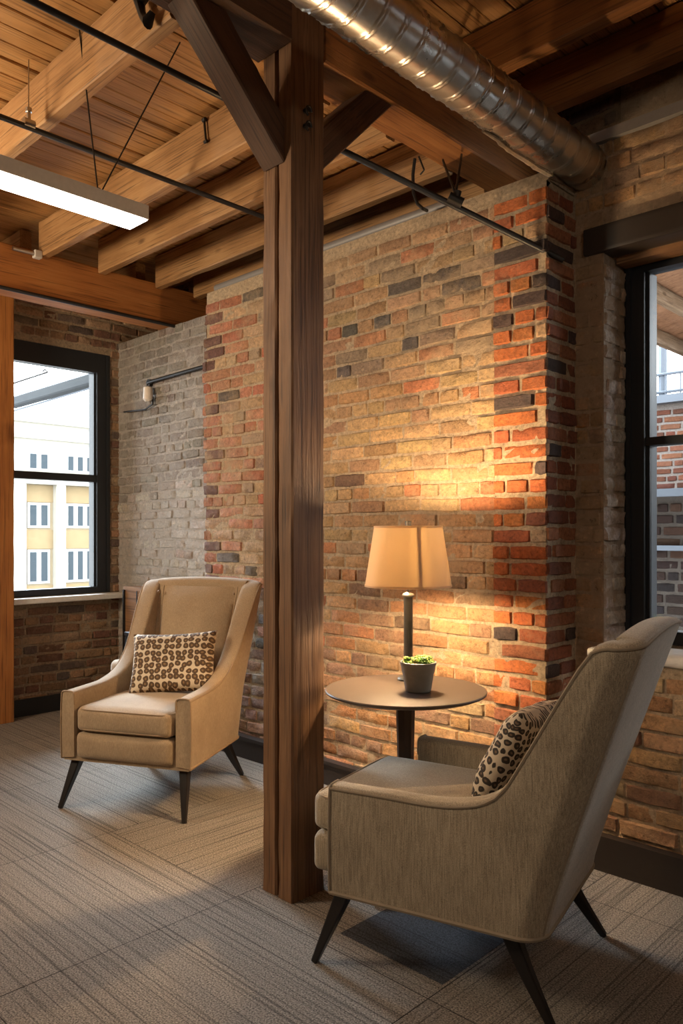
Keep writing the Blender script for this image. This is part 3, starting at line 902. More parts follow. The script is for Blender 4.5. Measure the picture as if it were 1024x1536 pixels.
bm_x = (PX0 + PX1) / 2 - 0.01
beam('main_beam', 'deep dark timber girder running from the brick pier over the post, orange underneath',
     (bm_x, PY1 + 0.002, BZ + 0.2045), (bm_x, 3.215, BZ + 0.2045), 0.175, 0.407, 'girder', seed=3)
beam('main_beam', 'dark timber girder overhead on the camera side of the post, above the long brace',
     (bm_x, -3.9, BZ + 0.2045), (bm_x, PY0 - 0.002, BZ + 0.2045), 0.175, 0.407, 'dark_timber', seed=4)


def brace(label, y0, z0, sgn, run, seed):
    # parallelogram side profile, 45 degrees, cut square against post and beam
    t = 0.145
    vs = []
    yy0 = y0; yy1 = y0 + sgn * run
    zt = z0 + run
    prof = [(yy0, z0), (yy1, zt), (yy1 - sgn * t, zt), (yy0, z0 + t)]
    x0, x1 = (-2.0, -1.893) if sgn < 0 else (-1.985, -1.868)
    # local X along the length for the grain
    xa = Vector((0, sgn, 1)).normalized(); ya = Vector((1, 0, 0)); za = xa.cross(ya)
    R = Matrix((xa, ya, za)).transposed().to_4x4(); R.translation = (x0, y0, z0)
    Ri = R.inverted()
    mb = MB(); n = 12; c = 0.005
    for i in range(n + 1):
        k = i / n
        A = Vector((0, prof[0][0] + (prof[1][0] - prof[0][0]) * k, prof[0][1] + (prof[1][1] - prof[0][1]) * k))
        B = Vector((0, prof[3][0] + (prof[2][0] - prof[3][0]) * k, prof[3][1] + (prof[2][1] - prof[3][1]) * k))
        j = noise.noise(Vector((k * 9, seed, 0))) * 0.003
        for P, q in ((A, 0), (B, 1)):
            dirc = (B - A).normalized() * (c if q == 0 else -c)
            mb.v += [tuple(Ri @ (Vector((x0 + (c if True else 0), P.y, P.z)))), tuple(Ri @ (Vector((x0, P.y + dirc.y, P.z + dirc.z)))),
                     tuple(Ri @ (Vector((x1 + j, P.y + dirc.y, P.z + dirc.z)))), tuple(Ri @ (Vector((x1 - c, P.y, P.z))))]
    fs = []
    order = [0, 1, 5, 4, 7, 6, 2, 3]
    for i in range(n):
        for q in range(8):
            a, b2 = order[q], order[(q + 1) % 8]
            fs.append((i * 8 + a, i * 8 + b2, (i + 1) * 8 + b2, (i + 1) * 8 + a))
    fs.append(tuple(order)); fs.append(tuple(n * 8 + q for q in order[::-1]))
    mb.f = fs; mb.c = [None] * len(fs)
    o = mb.build('wooden_brace', 'dark_timber', smooth=True, angle=30); o.matrix_basis = R
    tag(o, label, 'brace')


brace('long diagonal dark timber brace rising from the left side of the post to the ceiling', PY0 - 0.002, 2.413, -1, 0.376, 5)
brace('shorter dark diagonal brace on the right side of the post, under the girder', PY1 + 0.002, 2.43, 1, 0.358, 6)

XB = -4.35
beam('cross_beam', 'long orange timber beam above the far window, running into the brick wall',
     (XB - 0.09, -3.9, 2.6975), (XB - 0.09, 3.215, 2.6975), 0.18, 0.252, 'orange', seed=8)
JZ = 2.785
jl = [(1.39, 0.055, 'ceiling joist nearest the camera on the left, above the lit pendant'),
      (2.03, 0.055, 'ceiling joist between post and far beam, second from the camera'),
      (2.40, 0.055, 'ceiling joist between post and far beam, third from the camera'),
      (2.80, 0.055, 'ceiling joist between post and far beam, second from the brick wall'),
      (3.10, 0.060, 'ceiling joist resting closest along the top of the brick wall')]
for i, (yf, wd, lb) in enumerate(jl):
    x0 = XB + 0.003 - (0.0 if JZ > 2.8235 else 0)
    o = timber('ceiling_joist', (x0, yf - wd / 2, JZ + 0.105), (bm_x - 0.0895, yf - wd / 2, JZ + 0.105), wd, 0.208, 'joist', seed=10 + i)
    tag(o, lb, 'joist', 'ceiling joists left of the post')
o = timber('ceiling_joist', (XF + 0.01, 1.98, JZ + 0.105), (XB - 0.183, 1.98, JZ + 0.105), 0.07, 0.208, 'joist', seed=33)
tag(o, 'short ceiling joist between the orange beam and the far window wall', 'joist')
o = timber('ceiling_joist', (XF + 0.01, 2.75, JZ + 0.105), (XB - 0.183, 2.75, JZ + 0.105), 0.07, 0.208, 'joist', seed=34)
tag(o, 'short ceiling joist above the right edge of the far window', 'joist')
for i, (yf, lb) in enumerate([(0.60, 'ceiling joist overhead nearest the camera'), (2.645, 'ceiling joist crossing behind the round duct, nearer of two'),
                              (3.035, 'ceiling joist crossing behind the round duct, farther of two'), (1.62, 'ceiling joist overhead above the near armchair')]):
    o = timber('ceiling_joist', (bm_x + 0.0895, yf - 0.035, 3.102), (3.39, yf - 0.035, 3.102), 0.07, 0.195, 'girder', seed=20 + i)
    tag(o, lb, 'joist', 'ceiling joists right of the girder')
# end post at the far window wall
y1 = onX(22, 1000, -4.92).y
o = timber('wooden_post', (-4.965, y1 - 0.075, 0.001), (-4.965, y1 - 0.075, 2.775), 0.09, 0.15, 'post', seed=40)
o.data.materials[0] = M['orange']
tag(o, 'orange-brown wooden post at the left edge in front of the far window', 'post')

# ------------------------------------------------------------------ duct
du = MB(); DX, DZ, DR = -1.428, 2.632, 0.084
ny, nt = 900, 44; y0, yend = -1.2, 2.845
vs, fs = [], []
pitch = 0.082
for i in range(ny + 1):
    y = y0 + (yend - y0) * i / ny
    for k2 in range(nt):
        th = 2 * PI * k2 / nt
        ph = ((y / pitch - th / (2 * PI)) % 1.0)
        rr = DR
        for c0 in (0.06, 0.2):
            dd = abs(ph - c0)
            if dd < 0.035: rr += 0.005 * (0.5 + 0.5 * math.cos(dd / 0.035 * PI))
        rr += 0.0012 * noise.noise(Vector((y * 6, math.cos(th) * 2, math.sin(th) * 2)))
        vs.append((DX + rr * math.cos(th), y, DZ + rr * math.sin(th)))
for i in range(ny):
    for k2 in range(nt):
        a = (k2 + 1) % nt
        fs.append((i * nt + k2, i * nt + a, (i + 1) * nt + a, (i + 1) * nt + k2))
du.add(vs, fs)
o = du.build('air_duct', 'duct', angle=180)
tag(o, 'round galvanised spiral air duct running along the ceiling into the brick wall', 'duct')
cl = MB()
n = 26
cl.v = []; vs = []
for k2 in range(n):
    t = k2 / (n - 1)
    y = 2.2 + 0.62 * t
    aa_ = math.radians(238 + 14 * noise.noise(Vector((t * 5, 0, 0)))); vs.append((DX + 0.089 * math.cos(aa_), y, DZ + 0.089 * math.sin(aa_)))
cl.tube(vs, [0.005 + 0.009 * math.sin(PI * (k2 + 1) / (n + 1)) + 0.005 * noise.noise(Vector((k2 * 0.9, 1, 1))) for k2 in range(n)], 8)
o = cl.build('duct_insulation', 'brick_plaster', attr='brick_colour')
tag(o, 'ragged strip of grey insulation hanging along the underside of the duct', 'insulation')

# ------------------------------------------------------------------ pipes and rods
p = MB(); p.tube([(-2.15, -1.5, 2.70), (-2.15, 0.6, 2.705), (-2.15, 2.05, 2.70), (-2.135, 2.12, 2.69)], 0.0105, 12)
P1 = CAM + ray(845, 390) * 2.93
p.tube([(-2.135, 2.12, 2.69), (-1.99, 2.05, 2.615), tuple(P1)], 0.0115, 12)
pipe = p.build('black_pipe', 'black'); tag(pipe, 'black pipe passing behind the post and sloping down to the red brick pier', 'pipe')
c = CAM + ray(683, 300) * 2.83
# clamp and hangers on it
cb = MB(); dirp = (P1 - Vector((-1.99, 2.05, 2.615))).normalized()
cb.tube([c - dirp * 0.028, c + dirp * 0.028], 0.019, 12); cb.tube([c + Vector((0, 0, -0.01)), c + Vector((0.012, 0.0, 0.03))], 0.013, 10)
cb.tube([c + Vector((0, 0, 0.02)), CAM + ray(664, 240) * 3.12], 0.005, 6)
cb.tube([c + Vector((0, 0, 0.02)), CAM + ray(692, 232) * 3.22], 0.005, 6)
o = cb.build('pipe_clamp', 'iron'); tag(o, 'iron clamp with two wire hangers on the sloping pipe near the pier', 'clamp')
p = MB(); p.tube([(-2.9, -1.5, 2.742), (-2.9, 2.2, 2.742), (-2.9, 2.52, 2.742)], 0.011, 12)
o = p.build('black_pipe', 'black'); tag(o, 'long thin black pipe under the joists above the lit pendant, left of the post', 'pipe')
q = onX(43, 186, -2.9)
cb = MB(); cb.tube([q + Vector((0, -0.02, 0)), q + Vector((0, 0.02, 0))], 0.019, 12); cb.tube([q, q + Vector((0, 0, 0.055))], 0.008, 8)
cb.tube([q + Vector((0, 0, 0.045)), q + Vector((0, 0, 0.06))], 0.012, 8)
cb.tube([q + Vector((0.0, 0, 0.05)), (q.x, q.y, DECK)], 0.0025, 6)
o = cb.build('pipe_clamp', 'steel'); tag(o, 'bright metal pipe clamp on the left black pipe with a hanging wire', 'clamp')
p = MB(); p.tube([(-3.6, YA + 0.04, 2.60), (-2.4, YA + 0.04, 2.602), (-1.93, YA + 0.04, 2.60)], 0.024, 14)
o = p.build('grey_pipe', 'zinc'); tag(o, 'grey pipe lying along the top edge of the brick wall', 'pipe')
p = MB(); p.tube([tuple(onY(a, b2, 2.55)) for a, b2 in ((622, 238), (619, 262), (620, 290), (626, 306), (634, 313))], 0.007, 8)
p.tube([tuple(onY(a, b2, 2.55)) for a, b2 in ((628, 235), (636, 255), (630, 262))], 0.004, 6)
p.tube([tuple(onY(634, 313, 2.55)), tuple(onY(640, 316, 2.62))], 0.007, 8)
o = p.build('bent_conduit', 'iron'); tag(o, 'thin bent conduit dropping behind the brick wall top between post and pier', 'conduit')
p = MB(); p.box(-1.40, 3.3, YR - 0.03, YR - 0.002, 2.705, 2.745); o = p.build('steel_angle', 'zinc', smooth=False)
tag(o, 'grey steel angle along the wall top right of the duct', 'steel strip')
# rod under the orange cross beam
p = MB(); p.tube([(XB + 0.016, -3.0, 2.562), (XB + 0.016, 3.0, 2.562)], 0.011, 10)
o = p.build('black_rod', 'black'); tag(o, 'thin black rod along the lower edge of the orange beam', 'rod')
p = MB(); q = onX(306, 503, XB + 0.03)
p.rbox((q.x, q.y, q.z), (0.03, 0.035, 0.03), 0.01)
o = p.build('iron_bracket', 'iron'); tag(o, 'black iron bracket where the orange beam meets the brick wall', 'bracket')
p = MB(); q = onX(222, 25, -3.2); q = onY(222, 28, 1.325)
p.tube([q + Vector((0.03, -0.015, 0.06)), q + Vector((-0.02, -0.02, 0.05)), q + Vector((0, -0.02, 0.0)), q + Vector((0.03, -0.02, -0.035)), q + Vector((0.05, -0.015, -0.01))], [0.012, 0.02, 0.012, 0.02, 0.01], 10)
o = p.build('iron_bracket', 'iron'); tag(o, 'black hook-shaped iron bracket on the joist at the top left', 'bracket')
q = onX(56, 382, XB + 0.03)
p = MB(); p.rbox((q.x, q.y, q.z), (0.02, 0.022, 0.022), 0.005); o = p.build('junction_box', 'housing')
p = MB(); p.tube([q + Vector((0, -0.02, 0)), q + Vector((0, -0.14, 0.0))], 0.012, 10); p.build('conduit_stub', 'steel', o)
p = MB(); p.tube([q + Vector((0, 0.0, 0.02)), (q.x, q.y, 2.8)], 0.004, 6); p.tube([q + Vector((0, -0.012, 0.02)), (q.x, q.y - 0.02, 2.8)], 0.004, 6); p.build('cable', 'iron', o)
tag(o, 'small white junction box hanging on cables at the orange beam', 'junction box')
for i, (a, b2, lb) in enumerate([((306, 180), (309, 212), 'short black bolt strap on the joist left of the brace')]):
    p0_, p1_ = onY(a[0], a[1], 1.965), onY(b2[0], b2[1], 1.965)
    p = MB(); p.tube([p0_, p1_], 0.005, 8); p.tube([p0_ + Vector((-0.008, 0, 0)), p0_ + Vector((0.012, 0, 0))], 0.009, 8); p.tube([p1_ + Vector((-0.012, 0, 0)), p1_ + Vector((0.008, 0, 0))], 0.007, 8)
    o = p.build('bolt_strap', 'iron'); tag(o, lb, 'strap')

# ------------------------------------------------------------------ linear pendant
PL0, PL1, PB, PT = 0.25, 1.545, 2.350, 2.405
pd = empty('pendant_light', (-2.555, (PL0 + PL1) / 2, PB), 0, 'long lit white linear pendant hanging under the ceiling at the left', 'lamp')
cx, cy, cz = pd.location


def local(mb, root):
    mb.v = [(a - root.location.x, b2 - root.location.y, c2 - root.location.z) for a, b2, c2 in mb.v]; return mb


h = MB(); h.box(-2.62, -2.49, PL0, PL1, PB + 0.004, PT); local(h, pd).build('housing', 'housing', pd, smooth=False)
h = MB(); h.box(-2.616, -2.494, PL0 + 0.004, PL1 - 0.004, PB, PB + 0.003); local(h, pd).build('diffuser', 'led', pd, smooth=False)
for (a, b2) in (((-2.555, 1.38, PT), (-2.40, 1.62, DECK)), ((-2.555, 1.38, PT), (-2.60, 1.33, DECK)), ((-2.555, 0.9, PT), (-2.6, 0.86, DECK)), ((-2.555, 0.5, PT), (-2.5, 0.5, DECK))):
    h = MB(); h.tube([a, b2], 0.0028, 6); h.tube([a, Vector(a) + Vector((0, 0, 0.03))], 0.008, 8)
    local(h, pd).build('suspension_cable', 'iron', pd)

# ------------------------------------------------------------------ wall light and pipe in the alcove
yb = YW - 0.03
wl = MB(); pts = [onY(a, b2, yb) for a, b2 in ((312, 548), (270, 560), (232, 571), (222, 574))]
pts[0] = onY(312, 548, yb)
wl.tube(pts, 0.012, 10); wl.tube([onY(222, 572, yb), onY(220, 582, yb), onY(229, 596, yb), onY(229, 606, yb), onY(218, 614, yb), onY(186, 618, yb)], 0.006, 8)
a_ = onY(222, 574, yb); wl.tube([a_, a_ + Vector((0, 0.03, 0))], 0.025, 12)
arm = wl.build('wall_light', 'iron'); tag(arm, 'small white glass wall light on a black conduit in the limewashed alcove', 'wall light')
g = MB(); top = onY(222, 578, yb - 0.02); 
gm = g.lathe([(0.012, 0.03), (0.03, 0.02), (0.034, -0.06), (0.02, -0.075), (0.0, -0.076)], (top.x, top.y, top.z - 0.035), 24)
g.build('glass_shade', 'frost', arm)

# ------------------------------------------------------------------ armchairs
def interp(tab, y):
    # tab sorted by decreasing y: (y, h)
    if y >= tab[0][0]: return tab[0][1]
    for (a, ha), (b2, hb) in zip(tab, tab[1:]):
        if y >= b2:
            t = (a - y) / (a - b2); 
            return ha + (hb - ha) * t
    return tab[-1][1]


def smooth_tab(tab, y, r=0.03):
    return sum(interp(tab, y + r * k / 3) for k in range(-3, 4)) / 7


def armchair(label, loc, rz, fab, pip, htab, lean=0.17, narrow=0.13, wing_th=0.07, button=False, front=0.325, arm=0.29, rear=0.29):
    root = empty('armchair', loc, rz, label, 'armchair')
    # outer plan path, from the left arm front round the back to the right arm front
    half = []
    for i in range(34):
        t = i / 33
        y = arm - t * (arm + rear - 0.07)
        half.append((-(0.315 - 0.025 * t), y))
    for i in range(1, 15):
        th = PI / 2 * i / 14
        half.append((-(0.22 + 0.07 * math.cos(th)), -rear + 0.07 - 0.07 * math.sin(th)))
    for i in range(1, 7): half.append((-0.22 + 0.22 * i / 6, -rear))
    path = half + [(-a, b2) for a, b2 in half[-2::-1]]
    n = len(path)
    # inward normals
    nor = []
    for i in range(n):
        a = Vector(path[max(0, i - 1)]); b2 = Vector(path[min(n - 1, i + 1)])
        t = (b2 - a).normalized(); nn = Vector((-t.y, t.x)); c0 = Vector((0, 0.05)) - Vector(path[i])
        if nn.dot(c0) < 0: nn = -nn
        nor.append(nn)

    def shape(x, y, z, yb):
        wgt = max(0, min(1, (0.12 - yb) / 0.32)); wgt = wgt * wgt * (3 - 2 * wgt)
        k = max(0, (z - 0.225) / 0.76)
        k = k ** 1.12
        y2 = y - lean * wgt * k
        nz = max(0, (z - 0.46) / 0.52)
        x2 = x * (1 - narrow * nz * wgt)
        # under side tucks in
        return (x2, y2, z)
    zb = 0.215
    vs, fs = [], []
    NO, NT, NI = 22, 7, 18
    M_ = NO + NT + NI
    rim_o, rim_i = [], []
    for i in range(n):
        (x, y) = path[i]; nn = nor[i]
        h = smooth_tab(htab, y)
        if y < -0.25: h = htab[-1][1] + 0.018 * (1 - (abs(x) / 0.27) ** 2)
        wz = max(0, min(1, (0.1 - y) / 0.3))
        th = wing_th + (0.02) * wz
        r = th / 2
        prof = []
        for k in range(NO): prof.append((0.004 * math.sin(PI * k / (NO - 1)) * -1, zb + (h - r - zb) * k / (NO - 1)))
        for k in range(1, NT + 1):
            a = PI * k / (NT + 1); ca = math.cos(a); prof.append((r - r * math.copysign(abs(ca) ** 0.6, ca), h - r + r * 0.8 * math.sin(a) ** 0.55))
        for k in range(NI): prof.append((th, h - r - (h - r - 0.222) * k / (NI - 1)))
        for (d, z) in prof:
            X = x + nn.x * d; Y = y + nn.y * d
            vs.append(shape(X, Y, z, y))
        rim_o.append(vs[-M_ + NO - 1 + 1]); rim_i.append(vs[-M_ + NO + NT - 1])
    for i in range(n - 1):
        for k in range(M_ - 1):
            fs.append((i * M_ + k, (i + 1) * M_ + k, (i + 1) * M_ + k + 1, i * M_ + k + 1))
    fs.append(tuple(range(M_))); fs.append(tuple((n - 1) * M_ + k for k in range(M_))[::-1])
    sh = MB(); sh.add(vs, fs)
    frame = sh.build('shell', fab, root, angle=50)
    # base pan
    bp = MB()
    pan = [(0.97 * a, b2 * 0.985) for a, b2 in path]
    nv = len(pan)
    bp.add([(a, b2, 0.205) for a, b2 in pan] + [(a, b2, 0.30) for a, b2 in [(a * 0.97, b2 * 0.97) for a, b2 in pan]],
           [tuple(range(nv))[::-1], tuple(range(nv, 2 * nv))] + [(i, (i + 1) % nv, nv + (i + 1) % nv, nv + i) for i in range(nv)])
    bp.build('base_pan', fab, root, angle=40)
    # piping: outer rim seam, arm fronts, hem
    pp = MB()
    pp.tube(rim_o, 0.0042, 6)
    pp.tube([shape(path[i][0], path[i][1], zb, path[i][1]) for i in range(n)], 0.006, 6)
    for s_ in (0, n - 1):
        base = s_ * M_
        pp.tube([vs[base + k] for k in range(0, NO + NT + 3)], 0.0038, 6)
    # rear corner seams
    for s_ in (34 + 9, n - 1 - 43):
        pp.tube([vs[s_ * M_ + k] for k in range(0, NO)], 0.0028, 6)
    pp.build('piping', pip, root)
    # inner back, padded
    ib = MB()
    nx, nz = 18, 22; v2, f2 = [], []
    for j in range(nz + 1):
        for i in range(nx + 1):
            s = -1 + 2 * i / nx; t = j / nz
            z = 0.36 + t * (htab[-1][1] - 0.036 - 0.36)
            hw = 0.185
            bulge = 0.035 * (1 - s ** 4) * (1 - (2 * t - 1) ** 6) + (0.012 * math.cos(s * PI / 2))
            X = s * hw; Y = -rear + wing_th + 0.018 + bulge
            v2.append(shape(X, Y, z, -0.25))
    for j in range(nz):
        for i in range(nx):
            a = j * (nx + 1) + i; f2.append((a, a + 1, a + nx + 2, a + nx + 1))
    # back side closes the pad
    m0 = len(v2)
    for j in range(nz + 1):
        for i in (0, nx):
            q = v2[j * (nx + 1) + i]; v2.append((q[0], q[1] - 0.06, q[2]))
    for j in range(nz):
        f2.append((j * (nx + 1), (j + 1) * (nx + 1), m0 + (j + 1) * 2, m0 + j * 2))
        f2.append((j * (nx + 1) + nx, m0 + j * 2 + 1, m0 + (j + 1) * 2 + 1, (j + 1) * (nx + 1) + nx))
    ib.add(v2, f2)
    for sgn in (0, nx):
        ib.tube([Vector(v2[j * (nx + 1) + sgn]) + Vector((0, 0.002, 0)) for j in range(nz + 1)], 0.0035, 6)
    ib.build('inner_back', fab, root, angle=60, recalc=True)
    if button:
        for sx in (-1, 1):
            bt = MB(); q = Vector(shape(sx * 0.19, -0.17, 0.90, -0.22))
            bt.tube([q, q + Vector((-sx * 0.006, 0.004, 0))], 0.008, 10); bt.build('button', pip, root)
    # cushions
    cu = MB(); cu.rbox((0, front - 0.262, 0.392), (0.232, 0.262, 0.055), 0.028, n=16, puff=(0.0, 0.006, 0.014))
    cu2 = cu.build('seat_cushion', fab, root, angle=180)
    ring = []
    cp = MB()
    for zz in (0.436, 0.350):
        pts = []
        for k in range(49):
            th = 2 * PI * k / 48; c_, s_ = math.cos(th), math.sin(th)
            e = 0.18
            pts.append((0.2285 * math.copysign(abs(c_) ** e, c_), front - 0.262 + 0.2605 * math.copysign(abs(s_) ** e, s_), zz))
        cp.tube(pts, 0.0038, 6, cap=False)
    cp.build('cushion_piping', pip, cu2)
    rl = MB(); rl.rbox((0, front - 0.07, 0.277), (0.236, 0.068, 0.058), 0.026, n=12, puff=(0, 0.008, 0))
    rl.build('front_rail', fab, root, angle=180)
    # legs
    for (sx, fx_, fy_, tx, ty) in ((-1, 0.302, 0.318, 0.262, 0.235), (1, 0.302, 0.318, 0.262, 0.235), (-1, 0.262, -0.345, 0.225, -0.215), (1, 0.262, -0.345, 0.225, -0.215)):
        lg = MB(); pts = []; rs = []
        for k in range(9):
            t = k / 8
            e = t ** 1.0 if fy_ > 0 else t ** 1.15
            pts.append((sx * (tx + (fx_ - tx) * e), ty + (fy_ - ty) * e, 0.215 * (1 - t)))
            rs.append(0.030 - 0.017 * t)
        lg.tube(pts, rs, 4); 
        o = lg.build('leg', 'leg', root, smooth=False)
        md = o.modifiers.new('bevel', 'BEVEL'); md.width = 0.004; md.segments = 2
    return root


chair_l = armchair('tan fabric wing armchair with black legs facing the room, between post and far window', (-3.108, 1.984, 0), math.radians(-152.9), 'fabric_l', 'pipe_l',
                   [(0.26, 0.515), (0.06, 0.52), (-0.03, 0.545), (-0.09, 0.60), (-0.13, 0.69), (-0.15, 0.79), (-0.165, 0.89), (-0.185, 0.95), (-0.22, 0.965)], wing_th=0.066, button=True, lean=0.22, narrow=-0.15, front=0.31)
chair_r = armchair('grey-beige herringbone armchair seen from behind, nearest the camera beside the table', (-1.322, 1.865, 0), math.radians(103), 'fabric_r', 'pipe_r',
                   [(0.26, 0.515), (0.0, 0.518), (-0.065, 0.528), (-0.125, 0.557), (-0.158, 0.62), (-0.172, 0.72), (-0.180, 0.82), (-0.188, 0.92), (-0.205, 0.952), (-0.24, 0.965)], wing_th=0.062, lean=0.25, narrow=-0.17, front=0.375, arm=0.26, rear=0.32)


def pillow(name, label, wx, wz, T, mat, loc, rot, pipm=None):
    n = 22; mb = MB(); vs, fs = [], []
    for sd in (1, -1):
        base = len(vs)
        for j in range(n + 1):
            for i in range(n + 1):
                s = -1 + 2 * i / n; t = -1 + 2 * j / n
                sh = (1 - 0.055 * (1 - t * t) ** 1.0 * abs(s) ** 3); sv = (1 - 0.075 * (1 - s * s) * abs(t) ** 3)
                th = T * ((1 - s ** 4) * (1 - t ** 4)) ** 0.55
                wr = 0.004 * noise.noise(Vector((s * 3, t * 3, sd)))
                vs.append((s * wx * sh, t * wz * sv, sd * (th + (wr if th > 0.01 else 0))))
        for j in range(n):
            for i in range(n):
                a = base + j * (n + 1) + i
                f = (a, a + 1, a + n + 2, a + n + 1); fs.append(f if sd > 0 else f[::-1])
    mb.add(vs, fs)
    o = mb.build(name, mat, None, angle=180)
    bm = bmesh.new(); bm.from_mesh(o.data); bmesh.ops.remove_doubles(bm, verts=bm.verts, dist=1e-5)
    bmesh.ops.recalc_face_normals(bm, faces=bm.faces); bm.to_mesh(o.data); bm.free()
    o.location = loc; o.rotation_euler = rot
    return tag(o, label, 'pillow')


def in_chair(chair, x, y, z):
    return Matrix.Rotation(chair.rotation_euler.z, 4, 'Z').to_3x3() @ Vector((x, y, z)) + chair.location


# pillow local x: width, y: height, z: thickness (facing forward)
def place_pillow(name, label, chair, x, y, z, wx, wz, T, mat, tilt, yaw=0, roll=0):
    R = Matrix.Rotation(chair.rotation_euler.z + yaw, 4, 'Z') @ Matrix.Rotation(math.radians(90 + tilt), 4, 'X') @ Matrix.Rotation(PI, 4, 'Y') @ Matrix.Rotation(roll, 4, 'Z')
    return pillow(name, label, wx, wz, T, mat, in_chair(chair, x, y, z), R.to_euler())


place_pillow('throw_pillow', 'leopard print throw pillow in brown and cream leaning in the tan armchair', chair_l, -0.03, -0.075, 0.590, 0.205, 0.148, 0.055, 'leo_l', 24, yaw=0.2, roll=0.06)
place_pillow('throw_pillow', 'dark animal print throw pillow leaning in the grey-beige armchair by the table', chair_r, 0.0, -0.17, 0.595, 0.18, 0.145, 0.052, 'leo_r', 27, yaw=-0.05, roll=0.08)

# ------------------------------------------------------------------ table, lamp, plant
TP = CAM + ray(608, 1035) * 2.70
TZ = 0.657
tb = empty('side_table', (TP.x, TP.y, 0), 0, 'round dark side table against the brick wall between the armchairs', 'table')
t = MB(); t.lathe([(0.0, TZ - 0.022), (0.225, TZ - 0.022), (0.262, TZ - 0.016), (0.2795, TZ - 0.008), (0.281, TZ - 0.003), (0.2785, TZ), (0, TZ)], n=96)
t.build('tabletop', 'tabletop', tb, angle=30)
t = MB()
t.lathe([(0.075, TZ - 0.03), (0.075, TZ - 0.022)], n=40)
for a in (-75, 45, 165):
    c_, s_ = math.cos(math.radians(a)), math.sin(math.radians(a))
t.build('mounting_plate', 'tableleg', tb)
t = MB()
sec = lambda hw: [(-hw, -hw), (hw, -hw), (hw, hw), (-hw, hw)]
rows = [(0.036, TZ - 0.03), (0.033, TZ - 0.08), (0.026, 0.30), (0.030, 0.08)]
vs, fs = [], []
for hw, z in rows:
    for k in range(8):
        a = math.radians(22.5 + 45 * k + 10); vs.append((hw * math.cos(a), hw * math.sin(a), z))
for i in range(len(rows) - 1):
    for k in range(8): fs.append((i * 8 + k, i * 8 + (k + 1) % 8, (i + 1) * 8 + (k + 1) % 8, (i + 1) * 8 + k))
fs += [tuple(range(8)), tuple(range(24, 32))]
t.add(vs, fs); t.build('pedestal', 'tableleg', tb, smooth=False)
for a in (-75, 45, 165):
    c_, s_ = math.cos(math.radians(a)), math.sin(math.radians(a))
    t = MB(); t.tube([(0.02 * c_, 0.02 * s_, 0.14), (0.09 * c_, 0.09 * s_, 0.10), (0.18 * c_, 0.18 * s_, 0.045), (0.245 * c_, 0.245 * s_, 0.013)], [0.026, 0.022, 0.017, 0.013], 6)
    t.build('foot', 'tableleg', tb, angle=30)

LP = CAM + ray(612, 1020) * 2.863
lp = empty('table_lamp', (LP.x, LP.y, TZ), 0, 'lit table lamp with cream tapered shade and slim grey column on the round table', 'lamp')
t = MB(); t.lathe([(0, 0), (0.038, 0), (0.040, 0.006), (0.036, 0.012), (0.02, 0.016), (0.016, 0.022), (0, 0.022)], n=40); t.build('base', 'lamp_grey', lp)
zc = 1.2 - (893 - 800) * 2.863 / 1160 - TZ
t = MB(); t.lathe([(0.0, 0.02), (0.0165, 0.02), (0.0165, zc - 0.006), (0.0, zc - 0.006)], n=28); t.build('column', 'lamp_grey', lp)
t = MB(); t.lathe([(0, zc - 0.006), (0.021, zc - 0.006), (0.023, zc), (0.021, zc + 0.005), (0.012, zc + 0.009), (0.006, zc + 0.012), (0.006, zc + 0.05), (0, zc + 0.05)], n=28)
t.build('collar', 'steel', lp)
sb = 1.2 - 78.5 * 2.863 / 1160 - TZ; st = 1.2 + 9.5 * 2.863 / 1160 - TZ
t = MB(); t.lathe([(0.160, sb), (0.1265, st), (0.1245, st), (0.158, sb)], n=96, closed=True); shade = t.build('lamp_shade', 'shade', lp, angle=60)
for r, z in ((0.1605, sb), (0.127, st)):
    t = MB(); t.lathe([(r - 0.003, z - 0.003), (r + 0.0012, z - 0.003), (r + 0.0008, z + 0.004), (r - 0.003, z + 0.004)], n=96, closed=True)
    t.build('shade_trim', 'shade', shade)
# vertical fabric seam of the shade
t = MB(); tocam = math.atan2(-LP.y, -LP.x); ang = tocam + 0.29
vs, fs = [], []
for i in range(9):
    k = i / 8; z = sb + (st - sb) * k; r = 0.1585 - 0.0335 * k - 0.0005
    for dv in (-0.007, 0.007):
        for ro in (-0.004, -0.0025):
            a = ang + dv / r; vs.append(((r + ro) * math.cos(a), (r + ro) * math.sin(a), z))
for i in range(8):
    b0 = i * 4
    for (p_, q_) in ((0, 1), (1, 3), (3, 2), (2, 0)): fs.append((b0 + p_, b0 + q_, b0 + 4 + q_, b0 + 4 + p_))
t.add(vs, fs); t.build('shade_seam', 'shade_seam', shade)
t = MB(); t.lathe([(0.0, zc + 0.05), (0.017, zc + 0.05), (0.017, zc + 0.095), (0.0, zc + 0.095)], n=20); t.build('socket', 'steel', lp)
bz = 1.185 - TZ; bz2 = 1.055 - TZ
for k_, (bx_, bzz) in enumerate(((0.018, bz), (-0.018, bz2))):
    t = MB(); t.lathe([(0.009, -0.028)] + [(0.022 * math.cos(a), 0.022 * math.sin(a)) for a in [math.radians(x_) for x_ in range(-60, 91, 15)]], c=(bx_, 0, bzz), n=24)
    t.build('bulb', 'bulb', lp)
t = MB()
harp = [(0.018, zc + 0.07), (0.045, zc + 0.10), (0.05, bz), (0.03, st - 0.012), (0, st + 0.002)]
for s_ in (-1, 1): t.tube([(s_ * a * math.cos(0.6), s_ * a * math.sin(0.6), z) for a, z in harp], 0.0018, 6)
for a in (0.2, 0.2 + 2 * PI / 3, 0.2 + 4 * PI / 3): t.tube([(0, 0, st - 0.004), (0.125 * math.cos(a), 0.125 * math.sin(a), st - 0.004)], 0.0018, 6)
t.build('harp', 'steel', lp)
